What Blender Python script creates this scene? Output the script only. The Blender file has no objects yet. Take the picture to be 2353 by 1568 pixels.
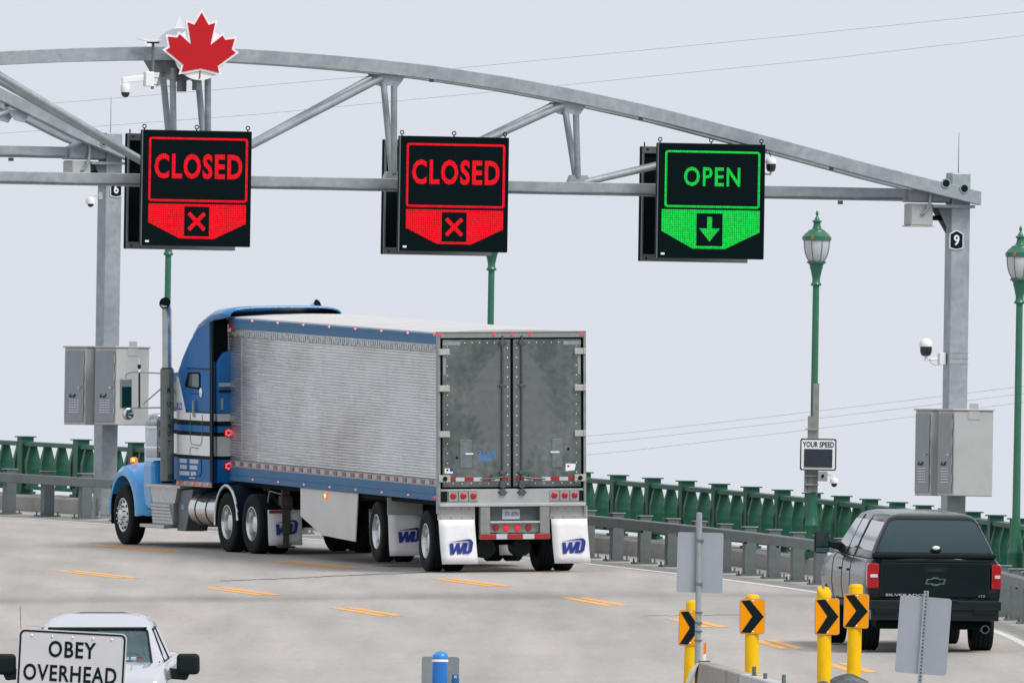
import bpy, bmesh, math, random
from mathutils import Vector, Matrix
random.seed(7)
R = math.radians
sc = bpy.context.scene
col = sc.collection

# ------------------------------------------------------------------ camera, sky, sun, exposure
F, CX, CY, YH = 73575.0, 1176.0, 784.0, 1250.0        # focal length and frame centre in 2352-px units
ROLL = R(0.9); PITCH = math.atan((YH - CY) / F)
D0, ZC = 545.0, 0.45
BANK, GRADE, Z0 = 0.0177, 0.025144, -0.0024           # cross fall and gradient of the deck
CAM = Vector((0, -D0, ZC))

cd = bpy.data.cameras.new('camera')
cam = bpy.data.objects.new('camera', cd); col.objects.link(cam)
cd.sensor_width = 36; cd.lens = 36 * F / 2352; cd.clip_start = 20; cd.clip_end = 30000
cam.matrix_world = (Matrix.Translation(CAM) @ Matrix.Rotation(R(90) + PITCH, 4, 'X') @ Matrix.Rotation(ROLL, 4, 'Z'))
sc.camera = cam

w = bpy.data.worlds.new('World'); sc.world = w; w.use_nodes = True
nt = w.node_tree; bgn = nt.nodes['Background']
sky = nt.nodes.new('ShaderNodeTexSky'); sky.sky_type = 'NISHITA'; sky.sun_disc = False
sky.sun_elevation = R(53); sky.sun_rotation = R(131.6); sky.air_density = 1.2; sky.dust_density = 4
mx = nt.nodes.new('ShaderNodeMixRGB'); mx.inputs[0].default_value = 0.93      # thick even cloud over the clear sky
mx.inputs[2].default_value = (7.55, 7.95, 8.72, 1)
nt.links.new(sky.outputs[0], mx.inputs[1]); nt.links.new(mx.outputs[0], bgn.inputs[0])
bgn.inputs[1].default_value = 0.10
sl = bpy.data.lights.new('sun', 'SUN'); sl.energy = 2.7; sl.angle = R(24); sl.color = (1, .965, .92)
so = bpy.data.objects.new('sun', sl); col.objects.link(so)
sd = Vector((.45, -.40, .80)).normalized()
so.rotation_euler = sd.to_track_quat('Z', 'Y').to_euler(); so.location = (0, -200, 300)
sc.view_settings.view_transform = 'Standard'; sc.view_settings.look = 'None'
sc.view_settings.gamma = 1; sc.view_settings.exposure = 0.0; sc.view_settings.use_curve_mapping = False
sc.render.engine = 'CYCLES'

# ------------------------------------------------------------------ surveying: photo measurements -> places on the deck
def ray(x, y):
    u = (x - CX) / F; v = -(y - CY) / F
    c, s = math.cos(ROLL), math.sin(ROLL)
    u, v = u * c - v * s, u * s + v * c
    cp, sp = math.cos(PITCH), math.sin(PITCH)
    return Vector((u, cp - v * sp, sp + v * cp))
def deckz(X, Y): return Z0 + BANK * X + GRADE * Y
def deck(x, y):
    r = ray(x, y)
    t = (Z0 + BANK * CAM.x + GRADE * CAM.y - CAM.z) / (r.z - BANK * r.x - GRADE * r.y)
    return CAM + r * t
def at(x, y, Y):
    r = ray(x, y); return CAM + r * ((Y - CAM.y) / r.y)
def proj(p):
    d = Vector(p) - CAM; cp, sp = math.cos(PITCH), math.sin(PITCH)
    y2 = d.y * cp + d.z * sp; z2 = -d.y * sp + d.z * cp
    u, v = d.x / y2, z2 / y2
    c, s = math.cos(ROLL), math.sin(ROLL)
    return CX + (u * c + v * s) * F, CY - (-u * s + v * c) * F
YS = -50.0
def edge_x(Y):
    f = lambda q: 2.43082 - .221845 * q - .00213752 * q * q
    return f(Y) if Y > YS else f(YS) + (Y - YS) * (-.221845 - 2 * .00213752 * YS)
def heading(Y):                                        # angle left of +Y
    Y = max(Y, YS); return math.atan(.221845 + 2 * .00213752 * Y)
def rp(Y, d=0.0, h=0.0):                               # point d metres right of the edge line, h above the deck
    a = heading(Y)
    X = edge_x(Y) + d * math.cos(a); q = Y + d * math.sin(a)
    return Vector((X, q, deckz(X, q) + h))
def solve_px(px, d):                                   # Y where the offset line stands at this column of the photo
    lo, hi = -110.0, 90.0
    for _ in range(60):
        m = (lo + hi) / 2
        if proj(rp(m, d))[0] > px: lo = m
        else: hi = m
    return (lo + hi) / 2
def stations(Ya, Yb, step, d):                         # Y values one step apart along the offset line
    out = [Ya]; Y = Ya; p = rp(Ya, d)
    while Y < Yb:
        Y += step * .999
        for _ in range(4):
            q = rp(Y, d); Y -= ((q - p).length - step) * .9
        p = rp(Y, d); out.append(Y)
    return out
UP = Vector((-BANK, -GRADE, 1)).normalized()
def frame(p, a, tilt=True, roll=0.0):                  # x right, y along heading a, z up
    f = Vector((-math.sin(a), math.cos(a), 0))
    n = UP if tilt else Vector((0, 0, 1))
    f = (f - n * f.dot(n)).normalized(); r = f.cross(n)
    m = Matrix((r, f, n)).transposed().to_4x4()
    return Matrix.Translation(p) @ m @ Matrix.Rotation(roll, 4, 'Y')

# ------------------------------------------------------------------ materials
MATS = {}
def M(name, c, rough=.5, metal=0., var=.12, scale=4., bump=0., coat=0., emit=None, es=1., stretch=None, spec=.5, dirt=None):
    if name in MATS: return MATS[name]
    m = bpy.data.materials.new(name); m.use_nodes = True; t = m.node_tree; b = t.nodes['Principled BSDF']
    b.inputs['Roughness'].default_value = rough; b.inputs['Metallic'].default_value = metal
    b.inputs['Coat Weight'].default_value = coat; b.inputs['Coat Roughness'].default_value = .08
    b.inputs['Specular IOR Level'].default_value = spec
    tc = t.nodes.new('ShaderNodeTexCoord'); mp = t.nodes.new('ShaderNodeMapping')
    t.links.new(tc.outputs['Object'], mp.inputs[0])
    if stretch: mp.inputs['Scale'].default_value = stretch
    nz = t.nodes.new('ShaderNodeTexNoise'); nz.inputs['Scale'].default_value = scale; nz.inputs['Detail'].default_value = 6
    nz.inputs['Roughness'].default_value = .65
    t.links.new(mp.outputs[0], nz.inputs['Vector'])
    rmp = t.nodes.new('ShaderNodeMapRange')
    rmp.inputs[1].default_value = .25; rmp.inputs[2].default_value = .75
    rmp.inputs[3].default_value = 1 - var; rmp.inputs[4].default_value = 1 + var
    t.links.new(nz.outputs[0], rmp.inputs[0])
    hs = t.nodes.new('ShaderNodeVectorMath'); hs.operation = 'SCALE'; hs.inputs[0].default_value = c[:3]
    t.links.new(rmp.outputs[0], hs.inputs['Scale'])
    src = hs.outputs[0]
    if dirt:                                           # (colour, amount, scale)
        n2 = t.nodes.new('ShaderNodeTexNoise'); n2.inputs['Scale'].default_value = dirt[2]; n2.inputs['Detail'].default_value = 8
        t.links.new(mp.outputs[0], n2.inputs['Vector'])
        r2 = t.nodes.new('ShaderNodeMapRange'); r2.inputs[1].default_value = .48; r2.inputs[2].default_value = .72
        r2.inputs[3].default_value = 0; r2.inputs[4].default_value = dirt[1]
        t.links.new(n2.outputs[0], r2.inputs[0])
        mm = t.nodes.new('ShaderNodeMixRGB'); mm.inputs[2].default_value = (*dirt[0], 1)
        t.links.new(r2.outputs[0], mm.inputs[0]); t.links.new(src, mm.inputs[1]); src = mm.outputs[0]
    t.links.new(src, b.inputs['Base Color'])
    rr = t.nodes.new('ShaderNodeMapRange'); rr.inputs[3].default_value = rough * .82; rr.inputs[4].default_value = min(1, rough * 1.2)
    t.links.new(nz.outputs[0], rr.inputs[0]); t.links.new(rr.outputs[0], b.inputs['Roughness'])
    if bump:
        bp = t.nodes.new('ShaderNodeBump'); bp.inputs['Strength'].default_value = bump; bp.inputs['Distance'].default_value = .02
        t.links.new(nz.outputs[0], bp.inputs['Height']); t.links.new(bp.outputs[0], b.inputs['Normal'])
    if emit:
        b.inputs['Emission Color'].default_value = (*emit, 1); b.inputs['Emission Strength'].default_value = es
    MATS[name] = m; return m

def led(name, c, s, pitch=.034):                       # lit diode matrix
    m = bpy.data.materials.new(name); m.use_nodes = True; t = m.node_tree; b = t.nodes['Principled BSDF']
    b.inputs['Base Color'].default_value = (.004, .004, .004, 1); b.inputs['Roughness'].default_value = .7; b.inputs['Specular IOR Level'].default_value = .1
    tc = t.nodes.new('ShaderNodeTexCoord'); sp = t.nodes.new('ShaderNodeSeparateXYZ'); t.links.new(tc.outputs['Object'], sp.inputs[0])
    outs = []
    for ax in ('X', 'Z'):
        k = t.nodes.new('ShaderNodeMath'); k.operation = 'MULTIPLY'; k.inputs[1].default_value = 2 * math.pi / pitch
        t.links.new(sp.outputs[ax], k.inputs[0])
        q = t.nodes.new('ShaderNodeMath'); q.operation = 'SINE'; t.links.new(k.outputs[0], q.inputs[0]); outs.append(q)
    mxn = t.nodes.new('ShaderNodeMath'); mxn.operation = 'MINIMUM'; t.links.new(outs[0].outputs[0], mxn.inputs[0]); t.links.new(outs[1].outputs[0], mxn.inputs[1])
    nz = t.nodes.new('ShaderNodeTexNoise'); nz.inputs['Scale'].default_value = 26; t.links.new(tc.outputs['Object'], nz.inputs['Vector'])
    ad = t.nodes.new('ShaderNodeMath'); ad.operation = 'MULTIPLY_ADD'; ad.inputs[1].default_value = .42; ad.inputs[2].default_value = .12
    t.links.new(mxn.outputs[0], ad.inputs[0])
    a2 = t.nodes.new('ShaderNodeMath'); a2.operation = 'ADD'; t.links.new(ad.outputs[0], a2.inputs[0])
    n2 = t.nodes.new('ShaderNodeMath'); n2.operation = 'MULTIPLY_ADD'; n2.inputs[1].default_value = .9; n2.inputs[2].default_value = .42
    t.links.new(nz.outputs[0], n2.inputs[0]); t.links.new(n2.outputs[0], a2.inputs[1])
    ms = t.nodes.new('ShaderNodeMath'); ms.operation = 'MULTIPLY'; ms.inputs[1].default_value = s; t.links.new(a2.outputs[0], ms.inputs[0])
    b.inputs['Emission Color'].default_value = (*c, 1); t.links.new(ms.outputs[0], b.inputs['Emission Strength'])
    return m

def glass(name, tint, refl=.25, rough=.03):
    m = bpy.data.materials.new(name); m.use_nodes = True; t = m.node_tree; t.nodes.clear()
    o = t.nodes.new('ShaderNodeOutputMaterial'); tr = t.nodes.new('ShaderNodeBsdfTransparent'); tr.inputs[0].default_value = (*tint, 1)
    g = t.nodes.new('ShaderNodeBsdfGlossy'); g.inputs['Roughness'].default_value = rough; g.inputs[0].default_value = (.70, .88, .89, 1)
    lw = t.nodes.new('ShaderNodeLayerWeight'); fr = t.nodes.new('ShaderNodeMath'); fr.operation = 'POWER'; fr.inputs[1].default_value = 4; t.links.new(lw.outputs['Facing'], fr.inputs[0])
    ad = t.nodes.new('ShaderNodeMath'); ad.operation = 'ADD'; ad.inputs[1].default_value = refl; t.links.new(fr.outputs[0], ad.inputs[0])
    mi = t.nodes.new('ShaderNodeMixShader'); t.links.new(ad.outputs[0], mi.inputs[0]); t.links.new(tr.outputs[0], mi.inputs[1]); t.links.new(g.outputs[0], mi.inputs[2])
    t.links.new(mi.outputs[0], o.inputs[0]); return m

galv = M('galvanised_steel', (.35, .392, .415), .5, .3, .2, 7, dirt=((.235, .27, .29), .7, 1.6))
galvd = M('grey_painted_steel', (.125, .148, .148), .5, .1, .18, 6, dirt=((.085, .10, .095), .7, 2))
galvp = M('dull_zinc_post', (.14, .165, .168), .55, .15, .2, 7, dirt=((.085, .10, .095), .6, 3))
dark = M('black_steel', (.007, .014, .015), .5, spec=.25)
blk = M('matt_black', (.0025, .007, .008), .8, var=.2, spec=.08)
rub = M('tyre_rubber', (.007, .012, .013), .8, var=.3, scale=9, spec=.2)
grn = M('green_paint', (.012, .098, .055), .42, 0, .14, 5, dirt=((.03, .12, .075), .5, 2), spec=.4)
grnl = M('lamp_green_paint', (.024, .145, .083), .35, 0, .14, 6, coat=.2)
conc = M('weathered_concrete', (.36, .355, .33), .85, 0, .16, 3, .25, dirt=((.22, .21, .19), .6, 1.2))
whitep = M('white_paint', (.84, .84, .86), .45, 0, .05, 5)
whited = M('dusty_white_sheet', (.68, .67, .64), .55, 0, .05, 3, dirt=((.55, .53, .48), .5, 1.5))
alu = M('bare_aluminium', (.62, .64, .66), .32, .85, .14, 6)
alud = M('dull_aluminium', (.36, .37, .365), .5, .4, .14, 6)
chrome = M('chrome', (.78, .80, .82), .10, 1.0, .03)
signback = M('sign_sheet_aluminium', (.36, .39, .43), .45, .4, .10, 1.6)
cabp = M('cabinet_grey', (.47, .47, .465), .5, .1, .06, 2, dirt=((.38, .38, .37), .5, 2.5))
cabd = M('cabinet_door_grey', (.27, .30, .325), .5, .1, .08, 2, dirt=((.22, .245, .26), .5, 3))  # shade of the left-facing side is put into this darker grey
redl = M('red_lens', (.33, .003, .006), .18, 0, .35, 30, coat=.5, emit=(1, .01, .015), es=.05)
redlit = M('red_lamp_lit', (.5, .01, .02), .2, emit=(1, .02, .05), es=1.4)
pinkl = M('lit_marker_lens', (.8, .3, .25), .2, emit=(1, .42, .33), es=.55)
amber = M('amber_lamp_lit', (.8, .2, .02), .25, emit=(1, .14, .008), es=.9)
ambc = M('amber_lamp_core', (.9, .5, .1), .3, emit=(1, .62, .1), es=2.0)
orngl = M('salmon_marker_lens', (.75, .22, .13), .25, 0, .2, 40, emit=(1, .25, .12), es=.15)
redtape = M('red_reflective_tape', (.36, .018, .02), .4, var=.15, scale=20)
whtape = M('white_reflective_tape', (.52, .55, .58), .35, var=.1)
yelp = M('yellow_plastic', (.86, .50, .001), .45, 0, .07, 5, dirt=((.62, .36, .02), .4, 7), spec=.2)
orgs = M('amber_sign_sheet', (.88, .31, .001), .45, 0, .05, spec=.15)
tealblk = M('black_sign_ink', (.003, .012, .014), .6, spec=.12)
bluep = M('truck_blue_paint', (.005, .125, .385), .38, .0, .18, 3, coat=.08, dirt=((.025, .14, .33), .6, 2.2), spec=.12)
bluel = M('fender_blue_paint', (.028, .30, .66), .22, .0, .04, 3, coat=.6)
bluer = M('trailer_rail_blue', (.05, .16, .32), .5, .0, .10, 4, dirt=((.09, .19, .31), .6, 1.5), spec=.12)
bluei = M('logo_blue_ink', (.012, .035, .27), .5, 0, .08)

# ------------------------------------------------------------------ mesh builder
class MB:
    def __init__(s): s.b = bmesh.new()
    def box(s, c, d, rot=None):
        r = bmesh.ops.create_cube(s.b, size=1)
        m = Matrix.Translation(c) @ (rot.to_4x4() if rot else Matrix()) @ Matrix.Diagonal((*d, 1))
        bmesh.ops.transform(s.b, matrix=m, verts=r['verts']); return s
    def bx(s, x0, x1, y0, y1, z0, z1): return s.box(((x0 + x1) / 2, (y0 + y1) / 2, (z0 + z1) / 2), (abs(x1 - x0), abs(y1 - y0), abs(z1 - z0)))
    def prism(s, poly, ax, a, b):
        f = {'x': lambda p, t: (t, p[0], p[1]), 'y': lambda p, t: (p[0], t, p[1]), 'z': lambda p, t: (p[0], p[1], t)}[ax]
        A = [s.b.verts.new(f(p, a)) for p in poly]; B = [s.b.verts.new(f(p, b)) for p in poly]; n = len(poly)
        s.b.faces.new(A); s.b.faces.new(B[::-1])
        for i in range(n): s.b.faces.new((A[i], B[i], B[(i + 1) % n], A[(i + 1) % n]))
        return s
    def cyl(s, p0, p1, r0, r1=None, n=14):
        p0, p1 = Vector(p0), Vector(p1); d = p1 - p0; r1 = r0 if r1 is None else r1
        q = d.to_track_quat('Z', 'Y').to_matrix()
        A, B = [], []
        for i in range(n):
            a = 2 * math.pi * i / n; e = q @ Vector((math.cos(a), math.sin(a), 0))
            A.append(s.b.verts.new(p0 + e * r0)); B.append(s.b.verts.new(p1 + e * r1))
        s.b.faces.new(A); s.b.faces.new(B[::-1])
        for i in range(n): s.b.faces.new((A[i], A[(i + 1) % n], B[(i + 1) % n], B[i]))
        return s
    def tube(s, pts, r, n=8, close=False):
        pts = [Vector(p) for p in pts]; rings = []; N = len(pts)
        for i, p in enumerate(pts):
            d = (pts[min(i + 1, N - 1)] - pts[max(i - 1, 0)]).normalized()
            u = d.cross(Vector((0.13, .29, 1))).normalized(); v = d.cross(u)
            rings.append([s.b.verts.new(p + (u * math.cos(2 * math.pi * k / n) + v * math.sin(2 * math.pi * k / n)) * r) for k in range(n)])
        for a, b in zip(rings, rings[1:]):
            for k in range(n): s.b.faces.new((a[k], a[(k + 1) % n], b[(k + 1) % n], b[k]))
        s.b.faces.new(rings[0][::-1]); s.b.faces.new(rings[-1]); return s
    def lathe(s, prof, n=24, c=(0, 0, 0), ax='z', cap=True):
        c = Vector(c); rings = []
        for r, t in prof:
            ring = []
            for k in range(n):
                a = 2 * math.pi * k / n; x, y = r * math.cos(a), r * math.sin(a)
                v = {'z': (x, y, t), 'x': (t, x, y), 'y': (x, t, y)}[ax]
                ring.append(s.b.verts.new(c + Vector(v)))
            rings.append(ring)
        for a, b in zip(rings, rings[1:]):
            for k in range(n): s.b.faces.new((a[k], a[(k + 1) % n], b[(k + 1) % n], b[k]))
        if cap:
            s.b.faces.new(rings[0][::-1]); s.b.faces.new(rings[-1])
        return s
    def loft(s, rings, cap=True):
        V = [[s.b.verts.new(p) for p in r] for r in rings]; n = len(V[0])
        for a, b in zip(V, V[1:]):
            for k in range(n): s.b.faces.new((a[k], a[(k + 1) % n], b[(k + 1) % n], b[k]))
        if cap: s.b.faces.new(V[0][::-1]); s.b.faces.new(V[-1])
        return s
    def strip(s, A, B):                                 # sheet between two rails of points
        a = [s.b.verts.new(p) for p in A]; b = [s.b.verts.new(p) for p in B]
        for i in range(len(a) - 1): s.b.faces.new((a[i], b[i], b[i + 1], a[i + 1]))
        return s
    def quad(s, *p): s.b.faces.new([s.b.verts.new(q) for q in p]); return s
    def sphere(s, c, r, sc=(1, 1, 1), n=14):
        q = bmesh.ops.create_uvsphere(s.b, u_segments=n, v_segments=max(6, n // 2), radius=r)
        bmesh.ops.transform(s.b, matrix=Matrix.Translation(c) @ Matrix.Diagonal((*sc, 1)), verts=q['verts']); return s
    def build(s, name, mat, parent=None, smooth=False, bev=0, seg=1, mw=None, kind=None, solid=0):
        bmesh.ops.recalc_face_normals(s.b, faces=s.b.faces)
        me = bpy.data.meshes.new(name); s.b.to_mesh(me); s.b.free()
        o = bpy.data.objects.new(name, me); col.objects.link(o)
        me.materials.append(mat)
        if smooth:
            me.polygons.foreach_set('use_smooth', [True] * len(me.polygons))
            try: me.set_sharp_from_angle(angle=R(38))
            except Exception: pass
        if solid:
            q = o.modifiers.new('s', 'SOLIDIFY'); q.thickness = solid; q.offset = 0
        if bev:
            q = o.modifiers.new('b', 'BEVEL'); q.width = bev; q.segments = seg; q.limit_method = 'ANGLE'; q.angle_limit = R(35)
        if parent: o.parent = parent
        if mw is not None: o.matrix_world = mw
        if kind: o['kind'] = kind
        return o

def link(name, me, parent=None, mat=None):
    o = bpy.data.objects.new(name, me); col.objects.link(o); o.parent = parent
    if mat: me.materials.append(mat)
    return o
def tag(o, label, cat, group=None):
    o['label'] = label; o['category'] = cat
    if group: o['group'] = group
    return o
def thing(name, mw, label, cat, group=None):
    o = bpy.data.objects.new(name, None); o.empty_display_size = .3; col.objects.link(o); o.matrix_world = mw
    return tag(o, label, cat, group)
def pivot(name, parent, mw=None):
    o = bpy.data.objects.new(name, None); o.empty_display_size = .1; col.objects.link(o); o.parent = parent
    if mw is not None: o.matrix_local = mw
    return o
def copy_tree(o, parent=None):
    c = o.copy(); col.objects.link(c)
    if parent: c.parent = parent
    for ch in o.children: copy_tree(ch, c)
    return c
def baked(o):                                           # apply modifiers of a fresh object
    dg = bpy.context.evaluated_depsgraph_get(); dg.update()
    me = bpy.data.meshes.new_from_object(o.evaluated_get(dg)); o.modifiers.clear(); o.data = me; return o
def cut(o, mb):                                         # carve the shape mb out of o
    c = mb.build('cutter', dark)
    q = o.modifiers.new('c', 'BOOLEAN'); q.operation = 'DIFFERENCE'; q.object = c; q.solver = 'EXACT'
    mw = o.matrix_world.copy(); par = o.parent; o.parent = None; o.matrix_world = Matrix()
    src = bpy.data.objects.new('src', o.data); col.objects.link(src)
    q = o.modifiers.new('n', 'DATA_TRANSFER'); q.object = src; q.use_loop_data = True; q.data_types_loops = {'CUSTOM_NORMAL'}; q.loop_mapping = 'POLYINTERP_NEAREST'
    baked(o); bpy.data.objects.remove(src); o.parent = par; o.matrix_world = mw if par is None else Matrix()
    o.matrix_local = Matrix()
    bpy.data.objects.remove(c)
    return o
def word(txt, x0, x1, z0, z1, y, mat, parent, name='lettering', bold=.0, depth=.004, face=-1, mw=None, sp=1.0):
    cu = bpy.data.curves.new('t', 'FONT'); cu.body = txt; cu.size = 1; cu.offset = bold; cu.extrude = .5; cu.resolution_u = 3; cu.space_character = sp
    o = bpy.data.objects.new('t', cu); col.objects.link(o)
    dg = bpy.context.evaluated_depsgraph_get(); dg.update()
    me = bpy.data.meshes.new_from_object(o.evaluated_get(dg)); bpy.data.objects.remove(o)
    xs = [v.co.x for v in me.vertices]; ys = [v.co.y for v in me.vertices]
    ax, bx, ay, by = min(xs), max(xs), min(ys), max(ys)
    for v in me.vertices:
        u = (v.co.x - ax) / (bx - ax); t = (v.co.y - ay) / (by - ay); d = v.co.z
        v.co = (x0 + (x1 - x0) * u, y + face * depth * (.5 + d), z0 + (z1 - z0) * t)
    me.materials.clear(); me.materials.append(mat)
    o = link(name, me, parent)
    if mw is not None: o.matrix_local = mw
    return o
def rrect(x0, x1, z0, z1, r, n=4):
    out = []
    for cx, cz, a0 in ((x1 - r, z1 - r, 0), (x0 + r, z1 - r, 90), (x0 + r, z0 + r, 180), (x1 - r, z0 + r, 270)):
        for k in range(n + 1):
            a = R(a0 + 90 * k / n); out.append((cx + r * math.cos(a), cz + r * math.sin(a)))
    return out
def ring_xz(mb, outer, inner, y0, y1):                  # flat frame between two equal-length outlines
    n = len(outer)
    q = [[mb.b.verts.new((p[0], y, p[1])) for p in pl] for pl, y in ((outer, y0), (inner, y0), (inner, y1), (outer, y1))]
    for i in range(n):
        j = (i + 1) % n
        for a, b in ((0, 1), (1, 2), (2, 3), (3, 0)): mb.b.faces.new((q[a][i], q[a][j], q[b][j], q[b][i]))
    return mb
def offset_poly(poly, d):
    n = len(poly); out = []
    A = sum(poly[i][0] * poly[(i + 1) % n][1] - poly[(i + 1) % n][0] * poly[i][1] for i in range(n))
    sg = 1 if A > 0 else -1
    for i in range(n):
        p0, p1, p2 = Vector(poly[i - 1]), Vector(poly[i]), Vector(poly[(i + 1) % n])
        a = (p1 - p0).normalized(); b = (p2 - p1).normalized()
        na = Vector((a.y, -a.x)) * sg; nb = Vector((b.y, -b.x)) * sg
        m = (na + nb); L = m.length
        if L < .2: m = na; k = d
        else: m = m / L; k = min(d / max(.3, m.dot(na)), 2.6 * d)
        out.append(tuple(p1 + m * k))
    return out

# ------------------------------------------------------------------ the setting: water, road, markings, kerb
wat = MB(); wat.quad((-9000, -3000, -34), (9000, -3000, -34), (9000, 16000, -34), (-9000, 16000, -34))
wat.build('water', M('river_water', (.16, .20, .22), .16, 0, .1, .05, .15), kind='structure')

def road_mat():
    m = bpy.data.materials.new('road_concrete'); m.use_nodes = True; t = m.node_tree; b = t.nodes['Principled BSDF']
    b.inputs['Roughness'].default_value = .8
    tc = t.nodes.new('ShaderNodeTexCoord')
    def noise(scale, sv, det=5, ro=.6):
        mp = t.nodes.new('ShaderNodeMapping'); mp.inputs['Scale'].default_value = sv; mp.inputs['Rotation'].default_value = (0, 0, R(-13))
        n = t.nodes.new('ShaderNodeTexNoise'); n.inputs['Scale'].default_value = scale; n.inputs['Detail'].default_value = det; n.inputs['Roughness'].default_value = ro
        t.links.new(tc.outputs['Object'], mp.inputs[0]); t.links.new(mp.outputs[0], n.inputs['Vector']); return n
    def rng(n, a, b_, lo=.3, hi=.7):
        r = t.nodes.new('ShaderNodeMapRange'); r.inputs[1].default_value = lo; r.inputs[2].default_value = hi; r.inputs[3].default_value = a; r.inputs[4].default_value = b_
        t.links.new(n.outputs[0], r.inputs[0]); return r
    big = noise(.35, (1, .25, 1)); tyre = noise(1.4, (1, .035, 1), 4); fine = noise(9, (1, .5, 1), 8, .75); patch = noise(.12, (1, .6, 1), 3)
    def mul(a, b_):
        k = t.nodes.new('ShaderNodeMath'); k.operation = 'MULTIPLY'; t.links.new(a.outputs[0], k.inputs[0]); t.links.new(b_.outputs[0], k.inputs[1]); return k
    v = mul(mul(rng(big, .93, 1.055), rng(tyre, .86, 1.08)), mul(rng(fine, .86, 1.13), rng(patch, .92, 1.06)))
    v = mul(v, rng(noise(2.2, (1, .16, 1), 6, .8), 1.0, .80, .63, .72))
    at_ = t.nodes.new('ShaderNodeAttribute'); at_.attribute_name = 'lane'
    def mt(op, a, b_):
        k = t.nodes.new('ShaderNodeMath'); k.operation = op
        for i, q in enumerate((a, b_)):
            if q is None: continue
            if isinstance(q, (int, float)): k.inputs[i].default_value = q
            else: t.links.new(q, k.inputs[i])
        return k
    wob = mt('ADD', at_.outputs['Fac'], mt('MULTIPLY', big.outputs[0], .9).outputs[0])
    trk = mt('MULTIPLY', mt('COSINE', mt('MULTIPLY', wob.outputs[0], 2 * math.pi / 1.8).outputs[0], None).outputs[0], .035)
    oil = mt('MULTIPLY', mt('COSINE', mt('MULTIPLY', wob.outputs[0], 2 * math.pi / 3.6).outputs[0], None).outputs[0], .03)
    v = mul(v, mt('ADD', mt('ADD', trk.outputs[0], oil.outputs[0]).outputs[0], 1.0))
    mc = t.nodes.new('ShaderNodeMixRGB'); mc.inputs[1].default_value = (.383, .362, .330, 1); mc.inputs[2].default_value = (.397, .357, .330, 1)
    t.links.new(rng(noise(.8, (1, .3, 1)), 0, 1).outputs[0], mc.inputs[0])
    sc_ = t.nodes.new('ShaderNodeVectorMath'); sc_.operation = 'SCALE'; t.links.new(mc.outputs[0], sc_.inputs[0]); t.links.new(v.outputs[0], sc_.inputs['Scale'])
    t.links.new(sc_.outputs[0], b.inputs['Base Color'])
    bp = t.nodes.new('ShaderNodeBump'); bp.inputs['Strength'].default_value = .35; bp.inputs['Distance'].default_value = .02
    t.links.new(fine.outputs[0], bp.inputs['Height']); t.links.new(bp.outputs[0], b.inputs['Normal'])
    return m
ROADM = road_mat()
Ys = [-260 + 6 * i for i in range(35)] + [-50 + 2.5 * i for i in range(59)]
rd = MB()
cols = [-34, -20, -10, -4, -1, 0, 2.05]
for a, b in zip(cols, cols[1:]): rd.strip([rp(y, a) for y in Ys], [rp(y, b) for y in Ys])
bmesh.ops.remove_doubles(rd.b, verts=rd.b.verts, dist=.001)
road = rd.build('road', ROADM, kind='structure')
la = road.data.attributes.new('lane', 'FLOAT', 'POINT')        # metres left of the edge line, for the worn wheel tracks
def lane_of(p):
    Y = p.y
    for _ in range(6):
        q = rp(Y); a = heading(Y); t_ = Vector((-math.sin(a), math.cos(a))); Y += (Vector((p.x, p.y)) - Vector((q.x, q.y))).dot(t_) * t_.y
    q = rp(Y); a = heading(Y); return (p.x - q.x) * math.cos(a) + (p.y - q.y) * math.sin(a)
for i_, v_ in enumerate(road.data.vertices): la.data[i_].value = cols[min(range(len(cols)), key=lambda k: abs(cols[k] - lane_of(v_.co)))]
und = MB(); und.strip([rp(y, -34, -.02) for y in Ys], [rp(y, -34, -1.4) for y in Ys]); und.strip([rp(y, -34, -1.4) for y in Ys], [rp(y, 2.75, -1.4) for y in Ys])
und.strip([rp(y, 2.75, -1.4) for y in Ys], [rp(y, 2.75, -.02) for y in Ys])
und.build('bridge_deck', conc, kind='structure')
H4 = .004
wl = MB(); yy = [-160 + 2 * i for i in range(120)]
wl.strip([rp(y, -.075, H4) for y in yy], [rp(y, .075, H4) for y in yy])
wl.build('white_edge_line', M('worn_white_paint', (.64, .64, .63), .7, 0, .15, 9, dirt=((.45, .43, .41), .5, 5)), road)
YEL = M('orange_road_paint', (.86, .39, .06), .6, 0, .10, 8, dirt=((.70, .42, .18), .5, 6))
def dashes(row, L=5.0):
    P_ = [deck(*q) for q in row]
    for i, p in enumerate(P_):
        d = P_[max(i - 1, 0)] - P_[min(i + 1, len(P_) - 1)]
        f = frame(p, math.atan2(-d.x, d.y))
        for dx in (-.125, .125):
            MB().quad((dx - .085, -L / 2, H4), (dx + .085, -L / 2, H4), (dx + .085, L / 2, H4), (dx - .085, L / 2, H4)).build('yellow_stripe', YEL, road, mw=f)
dashes([(318, 1259), (732, 1297), (1086, 1337.5), (1367, 1381), (1601, 1430), (1785, 1479), (1952, 1533)])
dashes([(223, 1318.5), (557, 1357.5), (841, 1404)])
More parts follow.
